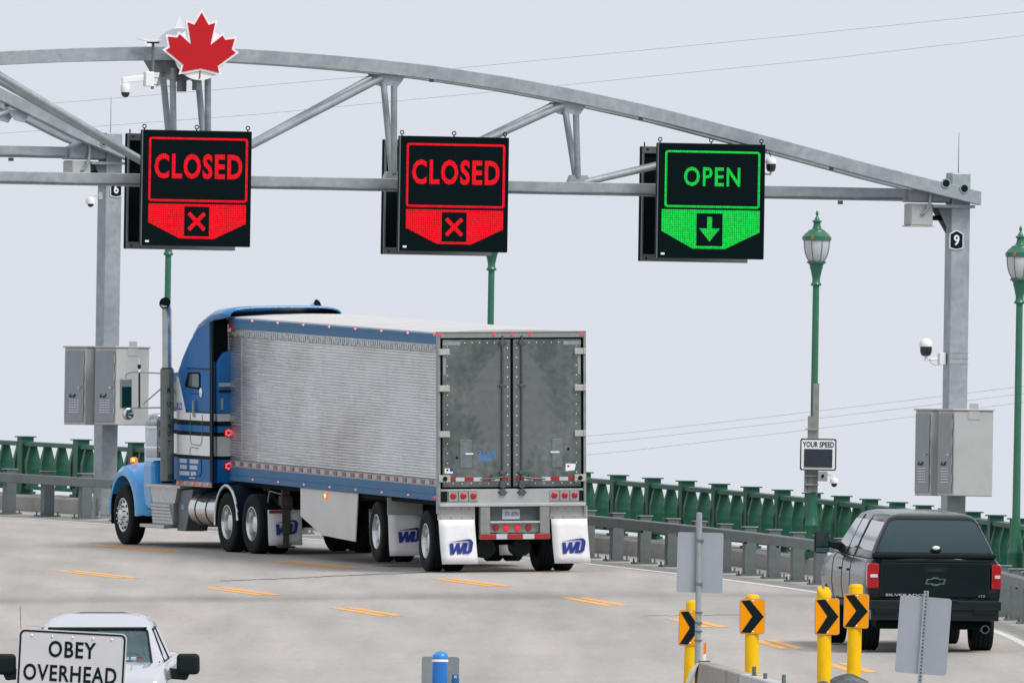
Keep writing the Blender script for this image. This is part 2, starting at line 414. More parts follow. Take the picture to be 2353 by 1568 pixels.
# sealed crack across the lanes and finer ones
def crack(pts, wd, name):
    P = []
    for (x0, y0), (x1, y1) in zip(pts, pts[1:]):
        for k in range(14):
            t = k / 14; P.append((x0 + (x1 - x0) * t, y0 + (y1 - y0) * t + random.uniform(-.9, .9)))
    P.append(pts[-1])
    A = [deck(*p) + Vector((0, wd * random.uniform(.5, 1), H4 * 1.0)) for p in P]; B = [deck(*p) + Vector((0, -wd * random.uniform(.5, 1), H4 * 1.0)) for p in P]
    for L in (A, B):
        for v in L: v.z = deckz(v.x, v.y) + .0045
    MB().strip(A, B).build(name, M('crack_sealant', (.05, .055, .055), .7), road)
crack([(505, 1334), (640, 1329), (800, 1321), (985, 1314)], .16, 'crack')
crack([(1480, 1414), (1600, 1413), (1760, 1410)], .07, 'crack')
crack([(60, 1437), (180, 1445), (300, 1460)], .05, 'crack')

# kerb of the sidewalk strip
kb = MB(); ky = [-160 + 1.5 * i for i in range(170)]
P = lambda d, h: [rp(y, d, h) for y in ky]
KH = .29
for (d0, h0), (d1, h1) in zip([(2.0, -.05), (2.02, KH - .03), (2.05, KH), (2.78, KH), (2.8, -1.2)], [(2.02, KH - .03), (2.05, KH), (2.78, KH), (2.8, -1.2)]):
    kb.strip(P(d0, h0), P(d1, h1))
kb.build('kerb', conc, kind='structure')
sw = MB(); sw.strip(P(.22, H4), P(1.99, H4)); sw.build('shoulder', M('shoulder_concrete', (.39, .375, .345), .85, 0, .16, 2.5, .2, dirt=((.26, .24, .215), .7, 1)), kind='structure')

# ------------------------------------------------------------------ guardrail
gr = thing('guardrail', Matrix.Translation(rp(0, .9)), 'grey steel box beam guardrail on bolted posts along the roadside shoulder', 'guardrail')
gi = gr.matrix_world.inverted()
pm = MB()
pm.bx(-.10, .10, -.10, -.085, .03, .82); pm.bx(-.10, .10, .085, .10, .03, .82); pm.bx(-.012, .012, -.085, .085, .03, .82)
pm.bx(-.10, -.02, -.085, .085, .05, .80)
post_o = pm.build('post', galvp, gr, bev=.006)
bp_ = MB(); bp_.bx(-.19, .19, -.19, .19, 0, .035)
for sx in (-1, 1):
    for sy in (-1, 1): bp_.cyl((sx * .15, sy * .15, .035), (sx * .15, sy * .15, .095), .018, .012, 8)
plate_me = bp_.build('base_plate', galvp, post_o).data
capo = MB(); capo.bx(-.125, .125, -.115, .115, .82, .838)
cap_me = capo.build('post_cap', galv, post_o).data
gy = stations(-75, 52, 2.0, .9)
for i, y in enumerate(gy):
    if i == 0: o = post_o
    else:
        o = post_o.copy(); col.objects.link(o); o.parent = gr
        for nm, me in (('base_plate', plate_me), ('post_cap', cap_me)):
            q = bpy.data.objects.new(nm, me); col.objects.link(q); q.parent = o
    o.matrix_local = gi @ frame(rp(y, .9), heading(y), False, random.uniform(-.008, .008))
for i in range(0, len(gy) - 4, 4):
    ys = [gy[i] + .7 + (gy[i + 4] - gy[i]) * k / 6 for k in range(7)]
    ys[-1] -= .025
    d0, d1 = .62, .79
    rg = []
    for y in ys:
        jit = 0
        rg.append([gi @ rp(y, d0, .60), gi @ rp(y, d0, .765), gi @ rp(y, d1, .765), gi @ rp(y, d1, .60)])
    MB().loft(rg).build('rail_beam', galvd, gr, bev=.012)
    br = MB()
    for k in (1, 3, 5): br.cyl(gi @ rp(ys[k], .7, .60), gi @ rp(ys[k], .7, .555), .022, n=8)
    br.build('rail_bolt', dark, gr)

# ------------------------------------------------------------------ green railing
RD = 2.42
rl = thing('bridge_railing', Matrix.Translation(rp(0, RD, KH)), 'long green painted steel bridge railing with capped posts on the concrete kerb', 'railing')
ri = rl.matrix_world.inverted()
pb = MB(); pb.bx(-.115, .115, -.13, -.10, .05, 1.04); pb.bx(-.115, .115, .10, .13, .05, 1.04); pb.bx(-.115, -.095, -.10, .10, .05, 1.04); pb.bx(.02, .04, -.1, .1, .05, 1.04)
po = pb.build('post', grn, rl, bev=.005)
cb = MB(); cb.bx(-.155, .155, -.165, .165, 1.04, 1.062); pc = cb.build('post_cap', grn, po).data
fb = MB(); fb.bx(-.15, .15, -.17, .17, -.0, .05); fbo = fb.build('foot', grn, po).data
def hexring(z, hx, hy): return [(-hx, -hy, z), (hx, -hy, z), (hx, hy, z), (-hx, hy, z)]
bb = MB()
bb.loft([hexring(.13, .105, .03), hexring(.24, .112, .03), hexring(.46, .13, .07), hexring(.60, .13, .07), hexring(.90, .064, .035)])
bal = bb.build('baluster', grn, rl)
ry = stations(-72, 12, 2.3, RD); ry += stations(ry[-1], 54, 2.85, RD)[1:]
first = True
for i, y in enumerate(ry):
    if i == 0: o = po
    else:
        o = po.copy(); col.objects.link(o); o.parent = rl
        for nm, me in (('post_cap', pc), ('foot', fbo)):
            q = bpy.data.objects.new(nm, me); col.objects.link(q); q.parent = o
    o.matrix_local = ri @ frame(rp(y, RD, KH), heading(y), False)
    if i + 1 < len(ry):
        y2 = ry[i + 1]
        for t in ((.075, .46, .85) if y < 11.9 else (.09, .35, .605, .865)):
            if first: b = bal; first = False
            else: b = bal.copy(); col.objects.link(b)
            b.parent = rl; yb = y + (y2 - y) * t
            b.matrix_local = ri @ frame(rp(yb, RD, KH), heading(yb), False)
        ya, yb = y + .13, y2 - .13
        for nm, d0, d1, z0, z1 in (('top_rail', -.085, .085, .885, .965), ('bottom_rail', -.075, .075, .09, .15)):
            MB().loft([[ri @ rp(q, RD + a, KH + h) for a, h in ((d0, z0), (d0, z1), (d1, z1), (d1, z0))] for q in (ya, yb)]).build(nm, grn, rl, bev=.008)

# ------------------------------------------------------------------ lamp posts
def lamp_parts(root):
    sh = MB().lathe([(.068, 1.05), (.060, 2.4), (.056, 4.5), (.085, 4.505), (.092, 4.53), (.07, 4.56), (.066, 4.60)], 20); sh.build('pole', grnl, root, True)
    bs = MB().lathe([(.20, 0), (.20, .10), (.155, .13), (.15, .32), (.135, .50), (.14, .515), (.14, .53), (.125, .55), (.095, .72), (.08, .95), (.072, 1.05)], 20); bs.build('base', M('lamp_base_green', (.02, .135, .075), .4, 0, .12, 6), root, True)
    cp = MB().lathe([(.066, 4.60), (.068, 4.63), (.10, 4.78), (.112, 4.80), (.11, 4.83), (.125, 4.86), (.165, 4.885), (.165, 4.905), (.14, 4.91)], 20); cp.build('lamp_cup', grnl, root, True)
    prof = [(.135, 4.91), (.17, 4.96), (.205, 5.05), (.222, 5.15), (.226, 5.25)]
    MB().lathe(prof, 24).build('lamp_globe', MATS.get('lg') or LAMPG, root, True)
    for k in range(8):
        a = 2 * math.pi * k / 8 + .2
        MB().tube([((r + .004) * math.cos(a), (r + .004) * math.sin(a), z) for r, z in prof], .006, 6).build('rib', grnl, root)
    tp = MB().lathe([(.226, 5.25), (.243, 5.255), (.243, 5.325), (.225, 5.335), (.20, 5.37), (.15, 5.405), (.145, 5.42), (.085, 5.45), (.062, 5.50), (.06, 5.55), (.082, 5.565), (.082, 5.58), (.045, 5.60), (.03, 5.64), (.012, 5.66), (.026, 5.69), (.022, 5.72), (.004, 5.755)], 24)
    tpo = tp.build('lamp_cap', grnl, root, True)
    for k in range(4):
        a = 2 * math.pi * k / 4 + .2 - math.pi / 2 - .75
        c = Vector((.243 * math.cos(a), .243 * math.sin(a), 5.29)); n = Vector((math.cos(a), math.sin(a), 0))
        MB().cyl(c, c + n * .012, .036, .03, 12).build('rosette', M('brass_rosette', (.36, .20, .04), .4, .5), tpo)
LAMPG = M('frosted_lamp_glass', (.56, .57, .60), .15, 0, .05, 4, coat=.5)
LP = [(377, 'green street lamp hidden up to its pole behind the left closed sign', None), (1119, 'green street lamp pole rising behind the trailer roof and middle sign', None),
      (1864, 'green street lamp with the speed display strapped to its pole', 483), (2331, 'green street lamp at the far right edge, nearest of the lamps', 518)]
lampY = []
for i, (px, lab, top) in enumerate(LP):
    y = solve_px(px, 2.12); base = rp(y, 2.12, KH); lampY.append((y, base))
    k = F / (base.y + D0); sc_ = 1.0
    if top: sc_ = ((proj(base)[1] - top) / k) / 5.755
    mw = frame(base, heading(y), False) @ Matrix.Diagonal((1, 1, sc_, 1))
    if i == 0:
        L0 = thing('street_lamp', mw, lab, 'street lamp', 'green street lamps along the railing'); lamp_parts(L0); lo = L0
    else:
        lo = copy_tree(L0); lo.matrix_world = mw; lo['label'] = lab

# ------------------------------------------------------------------ gantries
A1, A2 = R(17.5), R(28.5)
def gantry_frame(px, a):
    y = solve_px(px, 1.55); return frame(rp(y, 1.55), a, False)
G1 = gantry_frame(2186, A1); G2 = gantry_frame(240, A2)
G1i = G1.inverted()
def uz(px, py, v=0.0, g=G1):                            # photo point on the gantry plane at depth v -> (u, z)
    gi_ = g.inverted(); o = gi_ @ CAM; d = gi_.to_3x3() @ ray(px, py)
    t = (v - o.y) / d.y; p = o + d * t; return p.x, p.z
TW = .62                                                # truss depth
V0, V1, VM = -.31, .31, 0.0
top_px = [(430, 108.5), (545, 112), (700, 122), (850, 135), (1000, 152), (1170, 178), (1316, 205), (1500, 245), (1680, 292), (1850, 337), (2000, 378), (2250, 440)]
arch = [uz(x, y, V0) for x, y in top_px]
UA = arch[0][0]                                         # apex
arch[0] = (UA, arch[1][1] + .02)
full = [(2 * UA - u, z) for u, z in arch[:0:-1]] + arch
def z_arch(u):
    for (a, za), (b, zb) in zip(full, full[1:]):
        if a <= u <= b: return za + (zb - za) * (u - a) / (b - a)
    return full[-1][1] if u > 0 else full[0][1]
CH = .225
zb0 = uz(1180, 430, V0)[1]                              # bottom chord centre height
UA0, full0 = UA, full
colm_h = uz(2191, 397, 0)[1]
def build_gantry(G, lab, us):
    UA, full = UA0 * us, [(u * (us if u < 0 else 1), z) for u, z in full0]
    def z_arch(u):
        for (a, za), (b, zb) in zip(full, full[1:]):
            if a <= u <= b: return za + (zb - za) * (u - a) / (b - a)
        return full[-1][1] if u > 0 else full[0][1]
    ga = thing('sign_gantry', G, lab, 'gantry', 'arched steel sign gantries over the road')
    def chord(v):
        rg = []
        n = 60
        for i in range(n + 1):
            u = full[0][0] + (full[-1][0] - full[0][0]) * i / n; z = z_arch(u)
            rg.append([(u, v - .10, z - CH), (u, v - .10, z), (u, v + .10, z), (u, v + .10, z - CH)])
        return MB().loft(rg)
    chord(V0).build('top_chord', galv, ga, bev=.008); chord(V1).build('top_chord', galv, ga, bev=.008)
    MB().bx(2 * UA + .25, -.25, -.11, .11, zb0 - .105, zb0 + .105).build('bottom_chord', galv, ga, bev=.008)
    def column(u0, s):
        MB().bx(u0 - .165, u0 + .165, -.165, .165, .04, colm_h).build('column', galv, ga, bev=.02, seg=2)
        m = MB(); m.bx(u0 - .30, u0 + .30, -.30, .30, 0, .04)
        for a in (-.22, .22):
            for b in (-.22, .22): m.cyl((u0 + a, b, .04), (u0 + a, b, .13), .025, n=8)
        for a in (-.165, .165): m.prism([(u0 + (1 if a > 0 else -1) * q, z) for q, z in ((.165, .04), (.28, .04), (.165, .40))], 'y', -.012, .012)
        m.build('base_plate', galv, ga)
        m = MB().cyl((u0, 0, colm_h), (u0, 0, colm_h + .66), .008, .004, 6); m.build('lightning_rod', galvp, ga)
        # bearing shoe with seat plate and bracket
        m = MB(); m.prism([(u0 - s * .20, zb0 - .20), (u0 - s * .47, zb0 - .20), (u0 - s * .20, zb0 - .62)], 'y', -.02, .02); m.prism([(u0 - s * .165, zb0 - .20), (u0 - s * .40, zb0 - .20), (u0 - s * .165, zb0 - .66)], 'y', -.16, -.14)
        m.build('bracket_plate', galvp, ga)
        MB().bx(u0 - .50, u0 + .22, -.24, .24, zb0 - .20, zb0 - .15).build('seat_plate', galv, ga)
        lo_, hi_ = (u0 - .95, u0 - .18) if s > 0 else (u0 + .18, u0 + .95)
        shp = [(lo_ + .02, zb0 - .12), (lo_ + .02, zb0 + .06), (lo_ + .28, zb0 + .20), (hi_ - .2, zb0 + .20), (hi_, zb0 + .08), (hi_, zb0 - .12)] if s > 0 else [(hi_ - .02, zb0 - .12), (hi_ - .02, zb0 + .06), (hi_ - .28, zb0 + .20), (lo_ + .2, zb0 + .20), (lo_, zb0 + .08), (lo_, zb0 - .12)]
        MB().prism(shp, 'y', -.21, .21).build('bearing_shoe', M('shoe_zinc', (.25, .28, .305), .5, .2, .1, 3), ga, bev=.05, seg=3)
    column(0, 1); column(2 * UA, -1)
    hol = MB()
    for px, py in ((2172.5, 421), (2214.5, 433)):
        u, z = uz(px, py, V0 - .1); MB().cyl((u, V0 - .085, z), (u, V0 - .118, z), .078, n=18).build('bolt_collar', galv, ga); MB().cyl((u, V0 - .10, z), (u, V0 - .122, z), .06, n=18).build('bolt_hole', tealblk, ga)
    TR = .054
    def web(u0, u1, name='web_tube', single=False, r=TR, k0=.12, k1=.1):
        for v in ((V0, V1)):
            a = Vector((u0, v, z_arch(u0) - CH - .0)); b = Vector((u1, v * .12, zb0 + .10)); d = (b - a).normalized()
            MB().cyl(a + d * k0, b - d * k1, r, n=14).build(name, galv, ga, True)
    nodesR = [us * uz(905, 180, V0)[0], us * uz(1322, 235, V0)[0], us * uz(1740, 330, V0)[0]]
    botR = [us * uz(903, 405, VM)[0], us * uz(1326, 410, VM)[0]]
    apx = [us * uz(396, 150, V0)[0], us * uz(477, 150, V0)[0]]
    bap = [us * uz(398, 405, VM)[0], us * uz(476, 405, VM)[0]]
    for m_ in (0, 1):
        f_ = (lambda u: u) if not m_ else (lambda u: 2 * UA - u)
        web(f_(nodesR[0]), f_(botR[0])); web(f_(nodesR[1]), f_(botR[1]))
        web(f_(nodesR[0] - .10), f_(UA + .25), 'diagonal_tube', r=.058); web(f_(nodesR[1] - .1), f_(botR[0] + .12), 'diagonal_tube', r=.056, k1=.2); web(f_(nodesR[2] - .15), f_(botR[1] + .10), 'diagonal_tube', r=.055, k1=.0)
        for u in nodesR:
            for v in (V0, V1):
                z = z_arch(f_(u)) - CH; w_ = .20
                MB().prism([(f_(u) - w_ - .05, z + .02), (f_(u) + w_, z + .02), (f_(u) + w_ * .8, z - .06), (f_(u) + .06, z - .20), (f_(u) - .12, z - .16), (f_(u) - w_ - .03, z - .05)], 'y', v - .014, v + .014).build('gusset_plate', galv, ga)
        for u in botR: MB().prism([(f_(u) - .17, zb0 + .10), (f_(u) - .12, zb0 + .22), (f_(u) + .15, zb0 + .22), (f_(u) + .20, zb0 + .10)], 'y', -.085, .085).build('gusset_plate', galv, ga)
    for a, b in zip(apx, bap): web(a, b)
    for k in (-.32, .32):
        MB().prism([(UA + k - .25, z_arch(UA) - CH + .01), (UA + k + .25, z_arch(UA) - CH + .01), (UA + k + .12, z_arch(UA) - CH - .2), (UA + k - .12, z_arch(UA) - CH - .2)], 'y', -.32, .30).build('gusset_plate', galvp, ga)
    cdt = [(2 * UA + .6 + (-2 * UA - 1.6) * k / 30, -.135, zb0 - .06 - .012 * abs(math.sin(k * 1.57))) for k in range(31)]
    MB().tube(cdt, .017, 6).build('conduit', galvp, ga)
    for u in (-2.3, -5.6, -9.2):                             # cable clips under the chords
        MB().bx(u - .03, u + .03, V0 - .02, V0 + .04, z_arch(u) - CH - .045, z_arch(u) - CH).build('cable_clip', galvp, ga)
    u, z = uz(1930, 465, VM); MB().bx(u - .03, u + .03, -.05, .05, z - .03, z + .03).build('cable_clip', galvp, ga)
    return ga
ga = build_gantry(G1, 'wide galvanised arched sign gantry carrying the lit lane signs over the road', 1.0)
g2 = build_gantry(G2, 'second galvanised sign gantry farther along the road, its end column left of the truck', .56)

# cabinets, number plates, boxes on the columns
def cabinet_parts(root):
    MB().bx(-.34, .34, -.41, .41, 0, 1.40).build('body', cabp, root, bev=.012)
    MB().bx(-.37, .355, -.43, .43, 1.40, 1.43).build('lid', cabp, root, bev=.008)
    d = MB().bx(-.36, -.341, -.36, .36, .05, 1.34).build('door', cabd, root, bev=.008)
    for k in range(6):
        for q in range(4):
            MB().bx(-.368, -.361, -.21 + q * .10, -.14 + q * .10, .22 + k * .045, .232 + k * .045).build('vent_slot', whitep, d)
    MB().bx(-.41, -.361, -.30, -.26, .66, .69).build('handle', alu, d)
    MB().tube([(-.362, .12, .56), (-.385, .12, .51), (-.385, -.06, .51), (-.362, -.06, .56)], .012, 6).build('pull_handle', tealblk, d)
    for z in (.2, .5, .8, 1.1): MB().cyl((-.362, -.375, z), (-.362, -.375, z + .16), .012, n=8).build('hinge', alud, d)
    m = MB(); m.bx(-.10, .10, -.418, -.411, 1.26, 1.42); m.bx(-.075, .075, -.42, -.40, 1.42, 1.52); m.build('lifting_lug', cabp, root)
    for z in (.16, 1.30): MB().cyl((.34, .1, z), (.42, .1, z), .012, n=8).build('bolt', galvp, root)
zc = uz(2230, 1139, -.6)[1]
c0 = thing('electrical_cabinet', G1 @ Matrix.Translation((.0, -.60, zc)), 'pale grey cabinet on the near side of the column numbered 9', 'cabinet', 'electrical cabinets on the gantry columns'); cabinet_parts(c0)
for g, v, lab in ((G1, .60, 'grey cabinet on the far side of the column numbered 9'), (G2, -.60, 'grey cabinet left of the truck exhaust stack, on the column near side'), (G2, .60, 'leftmost grey cabinet, on the far side of its column, beside the truck')):
    c = copy_tree(c0); c.matrix_world = g @ Matrix.Translation((0, v, zc)); c['label'] = lab
def num_plate(g, px, py, ch, lab):
    u, z = uz(px, py, -.17, g)
    t = thing('number_plate', g @ Matrix.Translation((u, -.17, z)) @ Matrix.Diagonal((.78, 1, .80, 1)), lab, 'number plate', 'number plates on the gantry columns')
    k = 1.0
    out = [(-.155, -.17), (-.08, -.19), (0, -.205), (.08, -.19), (.155, -.17), (.155, .13), (.10, .155), (.05, .185), (0, .20), (-.05, .185), (-.10, .155), (-.155, .13)]
    out = [(x * .98, q) for x, q in out]
    MB().prism(out, 'y', -.012, -.001).build('border', whitep, t)
    MB().prism([(x * .88, q * .89) for x, q in out], 'y', -.016, -.0121).build('panel', tealblk, t)
    word(ch, -.062, .062, -.115, .105, -.0165, whitep, t, 'numeral', .02)
num_plate(G1, 2196.5, 551, '9', 'dark number plate reading 9 on the right column')
num_plate(G2, 266, 433, '6', 'dark number plate reading 6 on the left column, half hidden by the beam')
jb = None
for g, lab in ((G1, 'pale junction box under the right end of the gantry with curved conduit'), (G2, 'pale junction box under the far gantry end at the left')):
    if jb is None:
        jb = thing('junction_box', g @ Matrix.Translation((-.68, 0, zb0 - .50)), lab, 'junction box', 'junction boxes under the gantry ends')
        MB().bx(-.19, .19, -.19, .19, 0, .36).build('body', cabp, jb, bev=.015)
        MB().bx(-.21, .21, -.21, .21, -.02, 0).build('base_plate', cabp, jb)
        MB().tube([(.13, -.24, .66), (.12, -.26, .52), (.10, -.26, .36), (.05, -.24, .24), (-.01, -.20, .18)], .026, 10).build('conduit', galv, jb, True)
        MB().bx(.19, .56, -.04, .04, .09, .17).build('bracket', tealblk, jb)
    else:
        q = copy_tree(jb); q.matrix_world = g @ Matrix.Translation((-.68, 0, zb0 - .50)); q['label'] = lab

# ------------------------------------------------------------------ lit lane signs
LEDR = led('red_diodes', (1.0, .002, .014), 1.02, .037); LEDG = led('green_diodes', (.004, .62, .06), 1.15, .037)
spanel = M('sign_black_face', (.0015, .007, .009), .7, 0, .1, spec=.06)
sframe = M('sign_housing_edge', (.006, .014, .016), .6, spec=.15); sgrey = M('sign_channel_grey', (.14, .16, .17), .5, .2)
SV = -.72
def lane_sign(xl, xr, yt, yb, lab, kind):
    uc, zt = uz((xl + xr) / 2, yt, SV); _, zb_ = uz((xl + xr) / 2, yb, SV)
    ul, ur = uz(xl, 440, SV)[0], uz(xr, 440, SV)[0]
    W_, H_ = ur - ul, zt - zb_
    t = thing('lane_sign', G1 @ Matrix.Translation(((ul + ur) / 2, SV, zb_)), lab, 'lane sign', 'lit lane signs on the gantry')
    X = lambda u: (u - .5) * W_
    Zf = lambda v: (1 - v) * H_
    MB().bx(X(0), X(1), .0, .16, 0, H_).build('housing', sframe, t, bev=.012)
    MB().bx(X(0) + .012, X(1) - .012, -.012, -.0005, .012, H_ - .012).build('face', spanel, t)
    MB().bx(X(0) - .012, X(0) - .0005, .0, .03, 0, H_).build('edge_strip', sgrey, t)
    for u in (.02, .5, .97):
        MB().lathe([(.030 + .009 * math.cos(a), .009 * math.sin(a)) for a in [2 * math.pi * i / 8 for i in range(9)]], 14, (X(u), .06, H_ + .055), 'y', cap=False).build('eye_bolt', dark, t)
        MB().cyl((X(u), .06, H_), (X(u), .06, H_ + .03), .012, n=8).build('bolt_shank', dark, t)
    mt = LEDR if kind == 'X' else LEDG
    bu0, bu1, bv0, bv1 = (.052, .962, .062, .618) if kind == 'X' else (.058, .95, .064, .56)
    o_ = rrect(X(bu0), X(bu1), Zf(bv1), Zf(bv0), .05); i_ = rrect(X(bu0) + .036, X(bu1) - .036, Zf(bv1) + .036, Zf(bv0) - .036, .02)
    ring_xz(MB(), o_, i_, -.0145, -.0125).build('lit_border', mt, t)
    if kind == 'X':
        word('CLOSED', X(.106), X(.912), Zf(.420), Zf(.203), -.0125, mt, t, bold=.03, sp=1.14)
        sh = [(.055, .638), (.952, .638), (.952, .80), (.66, .935), (.345, .935), (.055, .80)]; bx_ = (.385, .615, .658, .915)
    else:
        word('OPEN', X(.236), X(.764), Zf(.372), Zf(.205), -.0125, mt, t, bold=.018, sp=1.14)
        sh = [(.032, .578), (.952, .578), (.952, .765), (.63, .915), (.325, .915), (.032, .765)]; bx_ = (.36, .605, .606, .892)
    MB().prism([(X(u), Zf(v)) for u, v in sh], 'y', -.0145, -.0125).build('lit_shield', mt, t)
    MB().bx(X(bx_[0]), X(bx_[1]), -.017, -.0148, Zf(bx_[3]), Zf(bx_[2])).build('symbol_panel', spanel, t)
    cx_, cz_ = X((bx_[0] + bx_[1]) / 2), (Zf(bx_[2]) + Zf(bx_[3])) / 2
    m = MB()
    if kind == 'X':
        a, b_ = .17, .033
        P_ = []
        for k in range(4):
            q = R(45 + 90 * k); e = Vector((math.cos(q), math.sin(q))); n = Vector((-e.y, e.x))
            P_ += [tuple(e * a * 1.12 - n * b_), tuple(e * a * 1.12 + n * b_), tuple((e + n).normalized() * b_ * 1.42)]
        P_ = [(x + cx_, z + cz_) for x, z in P_]
        m.prism(P_, 'y', -.0195, -.0172).build('cross_symbol', mt, t)
    else:
        P_ = [(-.042, .215), (.042, .215), (.042, .02), (.185, .02), (0, -.20), (-.185, .02), (-.042, .02)]
        m.prism([(x * .97 + cx_, z * .97 + cz_) for x, z in P_], 'y', -.0195, -.0172).build('arrow_symbol', mt, t)
    MB().bx(X(.03), X(.065), -.0145, -.0125, Zf(.972), Zf(.955)).build('maker_label', whitep, t)
    for u in (.25, .75): MB().bx(X(u) - .04, X(u) + .04, .16, .40, H_ * .62 - .04, H_ * .62 + .04).build('mount_arm', galvp, t)
    return t, (ul + ur) / 2, zb_, W_, H_
S = []
S.append(lane_sign(327, 577, 300, 565.5, 'lit sign reading CLOSED below the maple leaf emblem', 'X'))
S.append(lane_sign(919, 1168, 314, 578, 'lit sign reading CLOSED in the middle, above the trailer rear', 'X'))
S.append(lane_sign(1512, 1757, 330, 594, 'green lit sign reading OPEN above a down arrow', 'O'))
for (t, uc, zb_, W_, H_), lab in zip(S, ('back of a lane sign behind the left CLOSED sign', 'back of a lane sign behind the middle CLOSED sign', 'back of a lane sign behind the green OPEN sign')):
    b = thing('opposite_lane_sign', G1 @ Matrix.Translation((uc + .10, .50, zb_ - .05)), lab, 'lane sign', 'opposite lane signs on the far side of the gantry')
    MB().bx(-W_ / 2, W_ / 2, .0, .14, 0, H_).build('housing', blk, b, bev=.01)
    for z0, z1 in ((0, .115), (H_ - .115, H_)):
        MB().bx(-W_ / 2, W_ / 2 - .0, -.05, -.001, z0, z1).build('channel', sgrey, b, bev=.006)
    MB().bx(-W_ / 2, -W_ / 2 + .025, -.05, -.001, .1155, H_ - .1155).build('edge_strip', sgrey, b)
    for z in (.05, H_ - .05): MB().cyl((-W_ / 2 + .08, -.058, z), (-W_ / 2 + .08, -.0505, z), .018, n=10).build('bolt', dark, b)
    MB().cyl((-W_ / 2 + .06, .06, H_), (-W_ / 2 + .06, .06, H_ + .07), .012, n=8).build('eye_bolt', dark, b)

# ------------------------------------------------------------------ emblem on the crown of the arch
lf = [(932, 140), (1068, 378), (1195, 335), (1110, 770), (1345, 580), (1395, 662), (1580, 638), (1525, 845), (1605, 905), (1255, 1170), (1285, 1302), (932, 1225), (560, 1300), (598, 1160), (250, 882), (330, 830), (285, 620), (465, 637), (510, 570), (740, 770), (665, 335), (795, 380)]
EV = -.62
u0, z0 = uz(500 / 1.4205 + 925 / 8.566, 20 / 1.4205 + 930 / 8.566, EV)
kk = 1 / 8.566 / (F / (G1.translation.y + D0))
lp = [((x - 925) * kk / .954, (930 - y) * kk) for x, y in lf]
em = thing('maple_leaf_emblem', G1 @ Matrix.Translation((u0, EV, z0)), 'red maple leaf with white outline on a white disc atop the gantry', 'emblem')
MB().prism([(525 * kk * math.cos(2 * math.pi * i / 48), 525 * kk * math.sin(2 * math.pi * i / 48)) for i in range(48)], 'y', .01, .04).build('disc', whitep, em)
MB().prism(offset_poly(lp, 40 * kk), 'y', -.02, .0099).build('leaf_outline', whitep, em)
MB().prism(lp, 'y', -.034, -.0201).build('leaf', M('leaf_red', (.50, .010, .016), .6, 0, .05, 4, spec=.2), em)
MB().prism([((x - 925) * kk, (930 - y) * kk) for x, y in ((922, 1232), (940, 1232), (936, 1425), (906, 1425))], 'y', .0, .0098).build('leaf_stem', M('stem_red', (.36, .03, .04), .5), em)
MB().bx(-.04, .04, .0401, .30, -.6, -.1).build('mount_arm', galvp, em)
es = thing('star_emblem', G1 @ Matrix.Translation((u0 - .04, .42, z0 - .02)), 'back of the pale star and disc emblem behind the maple leaf', 'emblem')
MB().prism([(525 * kk * math.cos(2 * math.pi * i / 48), 525 * kk * math.sin(2 * math.pi * i / 48)) for i in range(48)], 'y', -.01, .015).build('disc', M('disc_back_grey', (.50, .51, .56), .6, 0, .05), es)
MB().prism([((790 if i % 2 == 0 else 330) * kk * math.sin(math.pi * i / 5), (790 if i % 2 == 0 else 330) * kk * math.cos(math.pi * i / 5)) for i in range(10)], 'y', .016, .03).build('star', whitep, es)
MB().bx(-.04, .04, -.30, -.0101, -.6, -.1).build('mount_arm', galvp, es)

# ------------------------------------------------------------------ cameras
domeg = M('dark_dome', (.008, .02, .022), .08, coat=.5)
def ptz(root, s=1.0):
    MB().lathe([(.01, .145), (.06, .14), (.078, .11), (.08, .04), (.075, .0)], 18).build('hood', whitep, root, True)
    MB().sphere((0, 0, -.015), .072, (1, 1, 1)).build('dome', domeg, root, True)
u, z = uz(288, 212, V0 - .35)
c = thing('security_camera', G1 @ Matrix.Translation((u, V0 - .35, z)), 'white dome camera on a long arm hung from the gantry left of the leaf', 'camera', 'security cameras')
ptz(c)
u2, _ = uz(341, 180, V0 - .35)
MB().prism([(-.06, .15), (u2 - u - .07, .19), (u2 - u - .07, .29), (-.06, .24)], 'y', -.03, .03).build('arm', whitep, c, bev=.008)
MB().bx(u2 - u - .07, u2 - u + .08, -.08, .08, .10, .34).build('housing', whitep, c, bev=.01)
zt = z_arch(u2) - z
MB().cyl((u2 - u + .10, .1, .06), (u2 - u + .10, .1, zt + .05), .025, n=10).build('pole', galvp, c)
MB().bx(u2 - u + .02, u2 - u + .18, -.0, .2, zt + .051, zt + .075).build('clamp', tealblk, c)
MB().prism([(u2 - u - .17, zt + .12), (u2 - u + .25, zt + .12), (u2 - u + .05, zt + .08), (u2 - u + .02, zt + .08)], 'y', .05, .15).build('antenna', whitep, c)
for q in (.14, .25): MB().cyl((u2 - u + .08, .06, q), (u2 - u + .55, .2, q - .04), .008, n=6).build('stay_rod', galvp, c)
def bullet(g, px, py, v, lab, col_px, flip=1, sc_=1.0, up=True):
    u, z = uz(px, py, v, g)
    q = thing('security_camera', g @ Matrix.Translation((u, v, z)) @ Matrix.Diagonal((sc_, sc_, sc_, 1)), lab, 'camera', 'security cameras')
    if up:                                              # dome on top of a short post
        MB().lathe([(.11, -.0), (.112, .035), (.10, .08), (.06, .12), (.008, .135)], 20).build('hood', whitep, q, True)
        MB().lathe([(.10, -.005), (.098, -.09), (.075, -.15), (.03, -.165)], 20).build('dome', domeg, q, True)
        MB().cyl((0, 0, -.16), (0, 0, -.24), .028, n=10).build('post', whitep, q)
    else:
        MB().lathe([(.105, -.02), (.108, .05), (.09, .10), (.03, .125)], 20).build('hood', whitep, q, True)
        MB().sphere((0, 0, -.03), .07, (1, 1, .9)).build('dome', domeg, q, True)
    return q, u, z
